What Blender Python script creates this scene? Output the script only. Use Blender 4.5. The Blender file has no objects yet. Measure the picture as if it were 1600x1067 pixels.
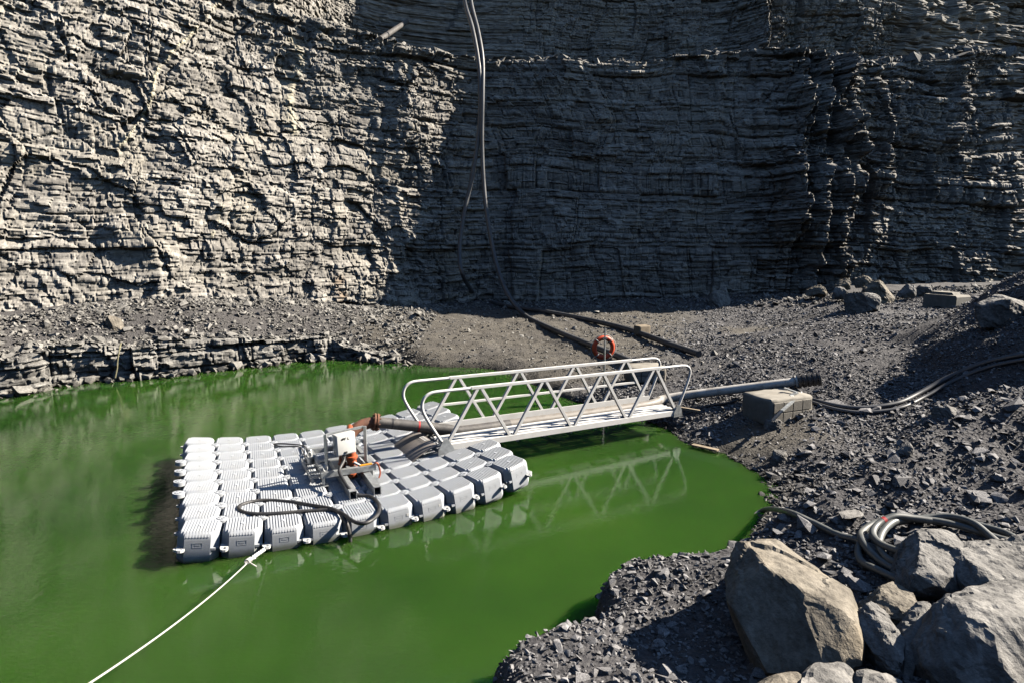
import bpy, bmesh, math, random
import numpy as np
from mathutils import Vector, Matrix

random.seed(7)
RS = np.random.RandomState(11)
S = bpy.context.scene
COL = S.collection

# ------------------------------------------------------------------ camera, sky, sun, exposure
FPX, PIT, CAMH = 1000.0, 0.1563, 4.03          # focal length in photo pixels, pitch below horizon, height over water
cam_d = bpy.data.cameras.new('camera'); cam_d.lens = 36.0 * FPX / 1600.0; cam_d.sensor_width = 36.0
cam_d.clip_start = 0.05; cam_d.clip_end = 500
cam = bpy.data.objects.new('camera', cam_d); COL.objects.link(cam)
cam.location = (0, 0, CAMH); cam.rotation_euler = (math.pi / 2 - PIT, 0, 0)
S.camera = cam

SUN_EL = math.radians(35.0)
SUN_DIR = Vector((math.sqrt(1 - (0.35 * 0.574) ** 2 - 0.574 ** 2), 0.35 * 0.574, 0.574)).normalized()
W = bpy.data.worlds.new('World'); S.world = W; W.use_nodes = True
wn = W.node_tree.nodes; wl = W.node_tree.links; wn.clear()
sky = wn.new('ShaderNodeTexSky'); sky.sky_type = 'NISHITA'; sky.sun_disc = False
sky.sun_elevation = SUN_EL; sky.sun_rotation = math.atan2(SUN_DIR.x, SUN_DIR.y)
sky.air_density = 1.0; sky.dust_density = 0.0; sky.ozone_density = 3.0
bg = wn.new('ShaderNodeBackground'); bg.inputs[1].default_value = 0.05
wo = wn.new('ShaderNodeOutputWorld'); wl.new(sky.outputs[0], bg.inputs[0]); wl.new(bg.outputs[0], wo.inputs[0])
sd = bpy.data.lights.new('sun', 'SUN'); sd.energy = 5.0; sd.angle = math.radians(0.5); sd.color = (1.0, 0.91, 0.78)
sun = bpy.data.objects.new('sun', sd); COL.objects.link(sun)
sun.rotation_euler = (-SUN_DIR).to_track_quat('-Z', 'Y').to_euler(); sun.location = (30, 10, 30)
S.view_settings.view_transform = 'Standard'; S.view_settings.look = 'None'
S.view_settings.gamma = 1.0; S.view_settings.use_curve_mapping = False
S.view_settings.exposure = 1.5
S.render.engine = 'CYCLES'
S.cycles.max_bounces = 4; S.cycles.diffuse_bounces = 0; S.cycles.glossy_bounces = 3; S.cycles.transmission_bounces = 2; S.cycles.caustics_reflective = False; S.cycles.caustics_refractive = False

# ------------------------------------------------------------------ maths helpers
CP, SP = math.cos(PIT), math.sin(PIT)
def P(px, py, z):
    """world point at height z seen at photo pixel (1600x1067)"""
    dx = (px - 800) / FPX; dy = (533.5 - py) / FPX
    d = (dx, CP + dy * SP, -SP + dy * CP); t = (z - CAMH) / d[2]
    return Vector((d[0] * t, d[1] * t, z))
def DY(px, py, Y):
    dx = (px - 800) / FPX; dy = (533.5 - py) / FPX
    d = (dx, CP + dy * SP, -SP + dy * CP); t = Y / d[1]
    return Vector((d[0] * t, Y, CAMH + d[2] * t))
def hsh(*a):
    h = np.zeros(np.broadcast(*a).shape, np.uint32) + np.uint32(2166136261)
    for v in a:
        v = np.asarray(v).astype(np.int64).astype(np.uint32)
        h = (h ^ v) * np.uint32(16777619); h = h ^ (h >> np.uint32(13)); h = h * np.uint32(0x5bd1e995); h = h ^ (h >> np.uint32(15))
    return h.astype(np.float64) / 4294967296.0
def vnoise(x, y, seed=0):
    xi = np.floor(x); yi = np.floor(y); fx = x - xi; fy = y - yi
    fx = fx * fx * (3 - 2 * fx); fy = fy * fy * (3 - 2 * fy)
    s = np.full_like(xi, seed)
    a = hsh(xi, yi, s); b = hsh(xi + 1, yi, s); c = hsh(xi, yi + 1, s); d = hsh(xi + 1, yi + 1, s)
    return (a * (1 - fx) + b * fx) * (1 - fy) + (c * (1 - fx) + d * fx) * fy * 1.0
def fbm(x, y, seed=0, o=4):
    r = 0; a = 1; t = 0
    for k in range(o):
        r = r + a * (vnoise(x, y, seed + k * 17) - .5); t += a; a *= .5; x = x * 2.03 + 5.1; y = y * 2.03 + 1.7
    return r / t * 2
def sstep(a, b, x):
    t = np.clip((x - a) / (b - a), 0, 1); return t * t * (3 - 2 * t)
def catmull(pts, n=12, closed=False):
    p = [np.array(q, float) for q in pts]; out = []; N = len(p)
    rng = range(N if closed else N - 1)
    for i in rng:
        if closed: a, b, c, d = p[(i - 1) % N], p[i], p[(i + 1) % N], p[(i + 2) % N]
        else: a, b, c, d = p[max(i - 1, 0)], p[i], p[i + 1], p[min(i + 2, N - 1)]
        for k in range(n):
            t = k / n
            out.append(.5 * ((2 * b) + (-a + c) * t + (2 * a - 5 * b + 4 * c - d) * t * t + (-a + 3 * b - 3 * c + d) * t ** 3))
    if not closed: out.append(p[-1])
    return np.array(out)
def resample(path, step):
    path = np.asarray(path); L = np.r_[0, np.cumsum(np.linalg.norm(np.diff(path, axis=0), axis=1))]
    n = max(2, int(L[-1] / step) + 1) if np.isscalar(step) else None
    s = np.linspace(0, L[-1], n)
    return np.c_[tuple(np.interp(s, L, path[:, k]) for k in range(path.shape[1]))], s

# ------------------------------------------------------------------ object helpers
def tag(o, label=None, cat=None, group=None, kind=None):
    if label: o['label'] = label
    if cat: o['category'] = cat
    if group: o['group'] = group
    if kind: o['kind'] = kind
    return o
def link(o, parent=None):
    COL.objects.link(o)
    if parent is not None: o.parent = parent
    return o
def empty(name, loc=(0, 0, 0), rz=0, label=None, cat=None, group=None):
    o = bpy.data.objects.new(name, None); o.location = loc; o.rotation_euler = (0, 0, rz); o.empty_display_size = .1
    link(o); return tag(o, label, cat, group)
def mesh_np(name, V, Fc, mat=None, parent=None, smooth=False, attrs=None, make=True):
    V = np.ascontiguousarray(V, np.float32); Fc = np.ascontiguousarray(Fc, np.int32); k = Fc.shape[1]
    me = bpy.data.meshes.new(name)
    me.vertices.add(len(V)); me.vertices.foreach_set('co', V.ravel())
    me.loops.add(Fc.size); me.loops.foreach_set('vertex_index', Fc.ravel())
    me.polygons.add(len(Fc)); me.polygons.foreach_set('loop_start', np.arange(0, Fc.size, k, dtype=np.int32))
    me.polygons.foreach_set('loop_total', np.full(len(Fc), k, np.int32))
    me.polygons.foreach_set('use_smooth', np.full(len(Fc), smooth, bool))
    if attrs:
        for n, a in attrs.items():
            at = me.attributes.new(n, 'FLOAT', 'POINT'); at.data.foreach_set('value', np.ascontiguousarray(a, np.float32))
    me.update(calc_edges=True); me.validate()
    if mat: me.materials.append(mat)
    if not make: return me
    return link(bpy.data.objects.new(name, me), parent)
def grid_faces(nr, nc):
    i = np.arange(nr * nc).reshape(nr, nc)
    return np.c_[i[:-1, :-1].ravel(), i[:-1, 1:].ravel(), i[1:, 1:].ravel(), i[1:, :-1].ravel()]
class MB:
    """collects pieces of ONE part"""
    def __init__(s): s.v = []; s.f = []
    def add(s, V, Fc):
        o = len(s.v); s.v += [tuple(map(float, q)) for q in V]; s.f += [tuple(int(i) + o for i in f) for f in Fc]; return s
    def box(s, c, d, rot=None, bev=0.0):
        hx, hy, hz = d[0] / 2, d[1] / 2, d[2] / 2
        if bev <= 0:
            V = [(x, y, z) for z in (-hz, hz) for y in (-hy, hy) for x in (-hx, hx)]
            Fc = [(0, 2, 3, 1), (4, 5, 7, 6), (0, 1, 5, 4), (1, 3, 7, 5), (3, 2, 6, 7), (2, 0, 4, 6)]
        else:
            bm = bmesh.new(); bmesh.ops.create_cube(bm, size=1, matrix=Matrix.Diagonal((d[0], d[1], d[2], 1)))
            bmesh.ops.bevel(bm, geom=bm.edges[:], offset=bev, segments=2, affect='EDGES', profile=.6)
            bm.verts.index_update(); V = [tuple(v.co) for v in bm.verts]; Fc = [tuple(v.index for v in f.verts) for f in bm.faces]; bm.free()
        M = rot if rot is not None else Matrix.Identity(3); c = Vector(c)
        return s.add([tuple(M @ Vector(q) + c) for q in V], Fc)
    def bar(s, a, b, w, h=None, up=(0, 0, 1), bev=0.0):
        a = Vector(a); b = Vector(b); d = b - a; L = d.length; x = d.normalized(); u = Vector(up)
        y = u.cross(x)
        if y.length < 1e-4: y = Vector((1, 0, 0)).cross(x)
        y.normalize(); z = x.cross(y)
        return s.box((a + b) / 2, (L, w, h or w), Matrix((x, y, z)).transposed(), bev)
    def tube(s, pts, r, n=10, cap=True):
        pts = [Vector(p) for p in pts]; N = len(pts); rr = r if hasattr(r, '__len__') else [r] * N
        up = None; V = []; Fc = []
        for i, p in enumerate(pts):
            t = (pts[min(i + 1, N - 1)] - pts[max(i - 1, 0)]).normalized()
            if up is None:
                up = Vector((0, 0, 1)) if abs(t.z) < .9 else Vector((1, 0, 0))
            x = up.cross(t); x.normalize(); y = t.cross(x); up = y
            for k in range(n):
                a = 2 * math.pi * k / n
                V.append(tuple(p + x * math.cos(a) * rr[i] + y * math.sin(a) * rr[i]))
        for i in range(N - 1):
            for k in range(n):
                Fc.append((i * n + k, i * n + (k + 1) % n, (i + 1) * n + (k + 1) % n, (i + 1) * n + k))
        if cap: Fc.append(tuple(range(n - 1, -1, -1))); Fc.append(tuple((N - 1) * n + k for k in range(n)))
        return s.add(V, Fc)
    def prism(s, poly, lo, hi, M=None):
        n = len(poly); V = [(x, y, lo) for x, y in poly] + [(x, y, hi) for x, y in poly]
        if M is not None: V = [tuple(M @ Vector(q)) for q in V]
        return s.add(V, [tuple(range(n - 1, -1, -1)), tuple(range(n, 2 * n))] + [(i, (i + 1) % n, n + (i + 1) % n, n + i) for i in range(n)])
    def mesh(s, name, mat, smooth=None):
        me = bpy.data.meshes.new(name); me.from_pydata(s.v, [], s.f); me.update()
        if mat: me.materials.append(mat)
        if smooth is not None:
            me.polygons.foreach_set('use_smooth', np.ones(len(me.polygons), bool)); me.set_sharp_from_angle(angle=math.radians(smooth))
        return me
    def build(s, name, mat, parent=None, smooth=None):
        return link(bpy.data.objects.new(name, s.mesh(name, mat, smooth)), parent)
def inst(name, me, parent=None, loc=(0, 0, 0), rot=(0, 0, 0), scale=(1, 1, 1)):
    o = bpy.data.objects.new(name, me); o.location = loc; o.rotation_euler = rot; o.scale = scale
    return link(o, parent)

# ------------------------------------------------------------------ materials
def material(name):
    m = bpy.data.materials.new(name); m.use_nodes = True; nt = m.node_tree
    return m, nt, nt.nodes['Principled BSDF'], nt.nodes, nt.links
def ramp(nt, stops, fac):
    r = nt.nodes.new('ShaderNodeValToRGB'); e = r.color_ramp.elements
    while len(e) < len(stops): e.new(.5)
    for el, (p, c) in zip(e, stops):
        el.position = p; el.color = (c[0], c[1], c[2], 1) if hasattr(c, '__len__') else (c, c, c, 1)
    nt.links.new(fac, r.inputs[0]); return r.outputs[0]
def noise(nt, scale, detail=6, rough=.6, vec=None, stretch=None):
    tc = nt.nodes.new('ShaderNodeTexCoord'); src = vec or tc.outputs['Object']
    if stretch:
        mp = nt.nodes.new('ShaderNodeMapping'); mp.inputs['Scale'].default_value = stretch; nt.links.new(src, mp.inputs[0]); src = mp.outputs[0]
    n = nt.nodes.new('ShaderNodeTexNoise'); n.inputs['Scale'].default_value = scale; n.inputs['Detail'].default_value = detail
    n.inputs['Roughness'].default_value = rough; nt.links.new(src, n.inputs['Vector']); return n.outputs['Fac']
def mixc(nt, fac, a, b, mode='MIX'):
    m = nt.nodes.new('ShaderNodeMix'); m.data_type = 'RGBA'; m.blend_type = mode
    for sock, v in ((m.inputs[0], fac), (m.inputs[6], a), (m.inputs[7], b)):
        if isinstance(v, bpy.types.NodeSocket): nt.links.new(v, sock)
        elif hasattr(v, '__len__'): sock.default_value = (v[0], v[1], v[2], 1)
        else: sock.default_value = v
    return m.outputs[2]
def bump(nt, b, h, strength=.5, dist=.02):
    bp = nt.nodes.new('ShaderNodeBump'); bp.inputs['Strength'].default_value = strength; bp.inputs['Distance'].default_value = dist
    nt.links.new(h, bp.inputs['Height']); nt.links.new(bp.outputs[0], b.inputs['Normal'])
def simple(name, c, rough=.6, metal=0.0, var=.25, scale=9, bmp=0.0, dirt=None, dirt_scale=3, dirt_amt=.5):
    m, nt, b, N, L = material(name)
    n = noise(nt, scale, 5)
    lo = [x * (1 - var) for x in c]; hi = [min(1, x * (1 + var)) for x in c]
    colr = ramp(nt, [(.3, lo), (.7, hi)], n)
    if dirt is not None:
        d = noise(nt, dirt_scale, 8, .7)
        colr = mixc(nt, ramp(nt, [(.48, 0), (.68, dirt_amt)], d), colr, dirt)
    L.new(colr, b.inputs['Base Color'])
    L.new(ramp(nt, [(.3, max(0, rough - .1)), (.7, min(1, rough + .1))], n), b.inputs['Roughness'])
    b.inputs['Metallic'].default_value = metal
    if bmp: bump(nt, b, noise(nt, scale * 3, 5), bmp, .01)
    return m
def rock(name, dark, mid, light, scale=1.0, strata=None, bmp=.6, bdist=.03, attr=True, warm=None, rough=.85, veins=False):
    m, nt, b, N, L = material(name)
    n1 = noise(nt, 2.2 * scale, 4, .68, stretch=strata)
    colr = ramp(nt, [(.30, dark), (.5, mid), (.68, light)], n1)
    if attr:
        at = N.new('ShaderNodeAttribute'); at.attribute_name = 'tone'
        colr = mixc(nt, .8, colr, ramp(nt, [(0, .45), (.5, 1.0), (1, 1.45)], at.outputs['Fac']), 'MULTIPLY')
    n2 = noise(nt, 14 * scale, 3, .7, stretch=strata)
    colr = mixc(nt, .55, colr, ramp(nt, [(.3, .5), (.65, 1.25)], n2), 'MULTIPLY')
    if warm is not None:
        n3 = noise(nt, .5 * scale, 3, .6)
        colr = mixc(nt, ramp(nt, [(.5, 0), (.72, .6)], n3), colr, warm)
    if veins:
        for an, cv in (('vein', (.46, .42, .31)), ('rusty', (.30, .19, .10))):
            av = N.new('ShaderNodeAttribute'); av.attribute_name = an; colr = mixc(nt, av.outputs['Fac'], colr, cv)
    L.new(colr, b.inputs['Base Color']); b.inputs['Roughness'].default_value = rough; b.inputs['Specular IOR Level'].default_value = .3
    n4 = noise(nt, 9 * scale, 4, .72, stretch=strata)
    bump(nt, b, n4, bmp, bdist)
    return m
M = {}
M['cliff'] = rock('layered_rock', (.115, .108, .10), (.235, .221, .20), (.35, .331, .295), 1.0, strata=(1, 1, 2.4), bmp=.35, bdist=.03, warm=(.31, .285, .235), veins=True)
M['ledge'] = rock('ledge_rock', (.11, .106, .10), (.215, .207, .192), (.32, .31, .285), 1.4, strata=(1, 1, 3.0), bmp=.8, bdist=.04)
M['gravel'] = rock('dark_gravel', (.09, .088, .092), (.185, .181, .184), (.31, .305, .303), 6, bmp=.4, bdist=.01)
M['talus'] = rock('talus_stone', (.10, .096, .09), (.19, .182, .168), (.29, .278, .255), 5, bmp=.4, bdist=.01)
M['boulder'] = rock('boulder_rock', (.10, .088, .072), (.19, .168, .135), (.28, .25, .205), 1.8, bmp=.7, bdist=.025, attr=False, warm=(.29, .235, .16))
M['greyboulder'] = rock('grey_boulder_rock', (.105, .102, .098), (.205, .197, .185), (.31, .298, .278), 1.8, bmp=.7, bdist=.025, attr=False)

def damp(m, z1=.14):
    nt = m.node_tree; N = nt.nodes; b = N['Principled BSDF']; src = b.inputs['Base Color'].links[0].from_socket; geo = N.new('ShaderNodeNewGeometry'); sx = N.new('ShaderNodeSeparateXYZ'); nt.links.new(geo.outputs['Position'], sx.inputs[0])
    mr = N.new('ShaderNodeMapRange'); mr.inputs[1].default_value = .03; mr.inputs[2].default_value = z1; mr.inputs[3].default_value = .7; mr.inputs[4].default_value = 0; nt.links.new(sx.outputs[2], mr.inputs[0])
    nt.links.new(mixc(nt, mr.outputs[0], src, mixc(nt, 1, src, (.5, .49, .44), 'MULTIPLY')), b.inputs['Base Color'])
for k_ in ('gravel', 'talus', 'ledge'): damp(M[k_])
def ground_mat():
    m, nt, b, N, L = material('ground')
    at = N.new('ShaderNodeAttribute'); at.attribute_name = 'mud'
    n1 = noise(nt, 9, 8, .7); g = ramp(nt, [(.3, (.035, .034, .037)), (.55, (.07, .067, .07)), (.72, (.13, .126, .125))], n1)
    n2 = noise(nt, 1.6, 7, .65, stretch=(1, 3, 1)); md = ramp(nt, [(.3, (.05, .044, .036)), (.5, (.085, .076, .063)), (.7, (.13, .117, .098))], n2)
    md = mixc(nt, .6, md, ramp(nt, [(.3, .55), (.65, 1.2)], noise(nt, 25, 5, .7)), 'MULTIPLY')
    geo = N.new('ShaderNodeNewGeometry'); sx = N.new('ShaderNodeSeparateXYZ'); L.new(geo.outputs['Position'], sx.inputs[0])
    colr = mixc(nt, at.outputs['Fac'], g, md)
    wet = N.new('ShaderNodeMapRange'); wet.inputs[1].default_value = .02; wet.inputs[2].default_value = .16; L.new(sx.outputs[2], wet.inputs[0])
    colr = mixc(nt, wet.outputs[0], mixc(nt, .65, colr, (.2, .2, .17), 'MULTIPLY'), colr)
    L.new(colr, b.inputs['Base Color']); b.inputs['Roughness'].default_value = .9
    v = N.new('ShaderNodeTexVoronoi'); v.inputs['Scale'].default_value = 22; tc = N.new('ShaderNodeTexCoord'); L.new(tc.outputs['Object'], v.inputs['Vector'])
    hh = mixc(nt, .5, v.outputs['Distance'], noise(nt, 30, 7, .7)); bump(nt, b, hh, .9, .04)
    return m
M['ground'] = ground_mat()
def water_mat():
    m, nt, b, N, L = material('green_water')
    n = noise(nt, .16, 4, .6); L.new(ramp(nt, [(.3, (.014, .045, .008)), (.55, (.026, .070, .010)), (.75, (.040, .090, .012))], n), b.inputs['Base Color'])
    b.inputs['Roughness'].default_value = .005; b.inputs['IOR'].default_value = 1.36
    b.inputs['Subsurface Weight'].default_value = 1.0; b.inputs['Subsurface Radius'].default_value = (.9, 1.8, .7); b.inputs['Subsurface Scale'].default_value = 1.0
    h = mixc(nt, .5, noise(nt, 13, 2, .5, stretch=(1, 1.7, 1)), noise(nt, 4.5, 2, .5, stretch=(1.4, 1, 1)))
    bump(nt, b, h, .09, .03)
    return m
M['water'] = water_mat()

# ------------------------------------------------------------------ setting: water
w = MB(); w.box((0, 10, -2.5), (120, 90, 5))
tag(w.build('water', M['water']), kind='structure')

# ------------------------------------------------------------------ setting: ground heightfield
SHORE_PX = [(0, 616, 0), (60, 604, 0), (125, 598, 0), (215, 590, 0), (310, 580, 0), (370, 573, 0), (450, 564, 0), (520, 561, 0), (600, 566, 0),
            (660, 572, 0), (720, 574, 0), (775, 578, 0), (840, 604, 0), (905, 628, 0), (965, 645, 0), (1030, 664, .05), (1060, 688, 0), (1110, 702, 0), (1150, 722, 0),
            (1195, 755, 0), (1205, 775, 0), (1180, 803, .1), (1140, 838, .4), (1075, 853, .45), (1010, 860, .45), (948, 884, .45), (936, 925, .4),
            (925, 948, .42), (868, 962, .42), (800, 1000, .4), (762, 1055, .4), (735, 1110, .4)]
shore = [P(*q)[:2] for q in SHORE_PX] + [(-1.2, 3.0), (-3.5, 2.2), (-12, 1.5), (-24, 2), (-30, 7), (-22, 12.5)]
shore = [tuple(q) for q in shore]
shore_s = catmull([(x, y) for x, y in shore], 5, closed=True)
def poly_sd(x, y, poly):
    """signed distance, positive outside the polygon (on land)"""
    d = np.full(x.shape, 1e9); ins = np.zeros(x.shape, bool); n = len(poly)
    for i in range(n):
        ax, ay = poly[i]; bx, by = poly[(i + 1) % n]
        ex, ey = bx - ax, by - ay; L2 = ex * ex + ey * ey + 1e-12
        t = np.clip(((x - ax) * ex + (y - ay) * ey) / L2, 0, 1)
        d = np.minimum(d, (x - ax - t * ex) ** 2 + (y - ay - t * ey) ** 2)
        c = ((ay > y) != (by > y)) & (x < ex * (y - ay) / (ey + 1e-12) + ax); ins ^= c
    return np.where(ins, -1, 1) * np.sqrt(d)
CTRL = [(0, 548, 1.1), (150, 540, 1.0), (310, 530, .95), (450, 523, .88), (560, 520, .78), (640, 538, .5),
        (0, 500, 1.65), (150, 485, 1.8), (300, 470, 1.95), (450, 470, 1.7), (550, 475, 1.25),
        (640, 558, .3), (700, 555, .3), (760, 563, .25), (700, 520, .6), (850, 545, .4), (620, 500, .85), (740, 490, .8), (900, 500, .8),
        (1000, 520, .75), (1080, 545, .7), (900, 590, .3), (1000, 600, .45), (1050, 640, .33), (1100, 600, .62), (1150, 522, .68),
        (1110, 560, .72), (1180, 590, .85), (1180, 528, 1.05), (1240, 503, 1.35), (1300, 484, 1.6), (1370, 480, 1.65), (1340, 500, 1.6), (1470, 487, 1.5), (1580, 505, 1.5), (1250, 548, 1.2), (1400, 540, 1.35), (1520, 545, 1.55), 
        (1280, 610, .8), (1350, 600, .95), (1250, 640, .6), (1330, 645, .62), (1150, 665, .3), (1120, 690, .14), (1200, 690, .25), (1190, 655, .42),
        (1230, 715, .22), (1270, 690, .4),
        (1600, 620, 1.6), (1600, 720, 1.3), (1500, 760, 1.05), (1380, 790, .9), (1200, 820, .62),
        (1130, 870, .62), (1060, 880, .58), (1000, 872, .52), (955, 892, .5), (955, 925, .42), (1100, 920, .5), (940, 960, .45), (870, 985, .46), (810, 1020, .42), (775, 1060, .4),
        (900, 1060, .52), (1000, 980, .42), (1050, 1050, .5), (1200, 1060, .55), (1400, 1000, .68), (1600, 900, .85), (1600, 1060, .75), (1450, 870, .9), (1300, 860, .75), (1000, 1300, .8), (1500, 1300, 1.2)]
CW = [tuple(P(*q)) for q in CTRL] + [(-34, 4, 2), (-26, 12, 1.8), (0, 0, 2.3), (4, 0, 2.4), (-4, -1, 2), (9, 3, 2.4), (0, 33, 1.0), (6, 33, 1.2), (12, 33, 1.6), (20, 33, 1.7),
      (34, 33, 2), (30, 24, 1.8), (22, 18, 1.7), (16, 10, 2), (45, 30, 2), (40, 5, 3), (-2, 30.5, .9), (5, 30.5, 1.0), (8.6, 22.8, .62), (10.6, 24.9, .7), (12.6, 27.4, .9), (6.6, 21, .66),
      ]
CREST = catmull([(3.5, 7.55, .82), (4.5, 7.85, 1.2), (5.5, 8.6, 1.5), (6.4, 9.2, 1.62), (8.0, 9.8, 1.75), (11, 11, 2.0)], 4)      # crest of the bank right of the ditch
DITCH = catmull([(3.2, 8.05, .0), (4.15, 8.4, .05), (5.05, 9.15, .2), (5.95, 9.75, .45), (7.6, 10.4, .8), (10.5, 11.7, 1.2)], 4)   # its bottom
CW = np.array(CW + [tuple(q) for q in CREST] + [tuple(q) for q in DITCH])
def rbf_fit(C, reg=.02):
    d = np.linalg.norm(C[:, None, :2] - C[None, :, :2], axis=2); n = len(C)
    K = d + reg * np.eye(n) * -1; A = np.zeros((n + 3, n + 3)); A[:n, :n] = K; A[:n, n] = 1; A[:n, n + 1:] = C[:, :2]; A[n, :n] = 1; A[n + 1:, :n] = C[:, :2].T
    return np.linalg.solve(A, np.r_[C[:, 2], 0, 0, 0])
RBF = rbf_fit(CW)
def land_z(x, y):
    sh = x.shape; x = x.ravel(); y = y.ravel(); z = RBF[-3] + RBF[-2] * x + RBF[-1] * y
    for i, c in enumerate(CW): z = z + RBF[i] * np.hypot(x - c[0], y - c[1])
    return z.reshape(sh)
def terrain_z(x, y):
    x = np.asarray(x, float); y = np.asarray(y, float)
    wob = fbm(x * 1.3, y * 1.3, 3, 4) * .30 + fbm(x * 5, y * 5, 5, 3) * .12
    d = poly_sd(x, y, shore_s) + wob * sstep(26, 12, y)
    zl = np.clip(land_z(x, y), .12, 4.0) + fbm(x * .9, y * .9, 8, 5) * .10 + fbm(x * 5, y * 5, 9, 3) * .03
    heap = 5.6 - .74 * np.hypot(x - 15.2, (y - 13.6) * .9) + fbm(x * .7, y * .7, 14, 4) * .35; hb = heap - zl; zl = zl + np.where(hb > -.6, .5 * (hb + np.sqrt(hb * hb + .04)), 0)
    left = sstep(-2.2, -4.0, x) * sstep(10, 14, y)                       # rock ledge shore: ground starts behind the ledge face
    near = sstep(8.5, 7.0, y)
    wdt = .30 * (1 - near) + .10 * near + .25 * left
    land = zl * (1 - np.exp(-np.maximum(d - .35 * left, 0) / wdt))
    return np.where(d > 0, land, np.maximum(d * .8, -1.5)) - .02
def var_axis(segs):
    out = []
    for a, b, st in segs: out += list(np.arange(a, b - 1e-6, st))
    return np.array(out + [segs[-1][1]])
xs = var_axis([(-60, -40, 2.0), (-40, -19, .5), (-19, -3, .13), (-3, 9, .05), (9, 20, .12), (20, 50, .5), (50, 80, 2.0)])
ys = var_axis([(-44, -6, 1.5), (-6, 3, .25), (3, 14.5, .05), (14.5, 30, .1), (30, 38, .3)])
gx, gy = np.meshgrid(xs, ys); gz = terrain_z(gx, gy)
# mud: bare tan earth on the flat behind the water and around the foot of the gangway
def mud_fn(x, y):
    m1 = sstep(-6.5, -4.5, x) * sstep(5.0, 2.2, x - (y - 16) * .35) * sstep(15.5, 17.5, y) * sstep(30.5, 28.5, y)
    dx, dy = x - 4.9, y - 11.9; m2 = np.exp(-(dx * dx / 1.2 + dy * dy / .9) ** 2)
    m3 = np.exp(-(((x - 9.3) / 1.7) ** 2 + ((y - 24) / 1.6) ** 2) ** 2)
    return np.clip(np.maximum(np.maximum(m1, m2), m3), 0, 1)
pale = sstep(-3.0, -5.0, gx) * sstep(13, 15, gy) * .3
mud = np.clip(pale + mud_fn(gx, gy) + fbm(gx * 1.2, gy * 1.2, 21, 4) * .5 * (mud_fn(gx, gy) > .02), 0, 1)
tag(mesh_np('ground', np.c_[gx.ravel(), gy.ravel(), gz.ravel()], grid_faces(*gx.shape), M['ground'], smooth=True, attrs={'mud': mud.ravel()}), kind='structure')

# ------------------------------------------------------------------ setting: cliffs (bedded, jointed rock as real relief)
def blocks(s, z, th, ln, seed, jit=.5):
    """beds of uneven thickness cut by joints: a random value per block and the distance to its edges"""
    r = np.random.RandomState(seed); t = np.clip(r.lognormal(0, .5, 600), .35, 2.8) * th; e = np.cumsum(t) - 4
    li = np.clip(np.searchsorted(e, z), 1, 599); lo = e[li - 1]; hi = e[li]
    lf = ln * (.5 + 1.2 * hsh(li, np.full_like(li, seed))) ; u = s / lf + hsh(li, np.full_like(li, seed + 1)) * 50
    u = u + (z - lo) / lf * (hsh(li, np.full_like(li, seed + 3)) - .5) * .6
    k = np.floor(u); f = u - k
    j0 = (hsh(li, k, np.full_like(li, seed + 2)) - .5) * jit; j1 = (hsh(li, k + 1, np.full_like(li, seed + 2)) - .5) * jit
    up = f > 1 + np.minimum(j1, 0) ; k2 = np.where(f < np.maximum(j0, 0), k - 1, np.where(up, k + 1, k))
    b0 = np.where(f < np.maximum(j0, 0), 9, f - np.maximum(j0, 0)); b1 = np.where(up, 9, 1 + np.minimum(j1, 0) - f)
    es = np.minimum(np.abs(b0), np.abs(b1)) * lf
    return hsh(li, k2, np.full_like(li, seed + 5)), np.minimum(np.minimum(z - lo, hi - z), es), hsh(li, np.full_like(li, seed + 7))
def worley(s, z, cs, cz, seed):
    """angular facets: a random step and tilt per cell"""
    x = s / cs; y = z / cz; xi = np.floor(x); yi = np.floor(y); f1 = np.full(x.shape, 9.0); f2 = f1.copy(); bi = xi.copy(); bj = yi.copy(); rx = x * 0; ry = x * 0
    sd = np.full_like(xi, seed)
    for i in (-1, 0, 1):
        for j in (-1, 0, 1):
            cx = xi + i; cy_ = yi + j; h = hsh(cx, cy_, sd); dx = x - cx - h; dy = y - cy_ - (h * 977.13) % 1.0; d2 = dx * dx + dy * dy
            m = d2 < f1; f2 = np.where(m, f1, np.minimum(f2, d2)); f1 = np.where(m, d2, f1); bi = np.where(m, cx, bi); bj = np.where(m, cy_, bj); rx = np.where(m, dx, rx); ry = np.where(m, dy, ry)
    h = hsh(bi, bj, sd + 1); return h, rx * ((h * 531.7) % 1 - .5) * 2 + ry * ((h * 877.3) % 1 - .5) * 2, np.sqrt(f2) - np.sqrt(f1)
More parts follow.
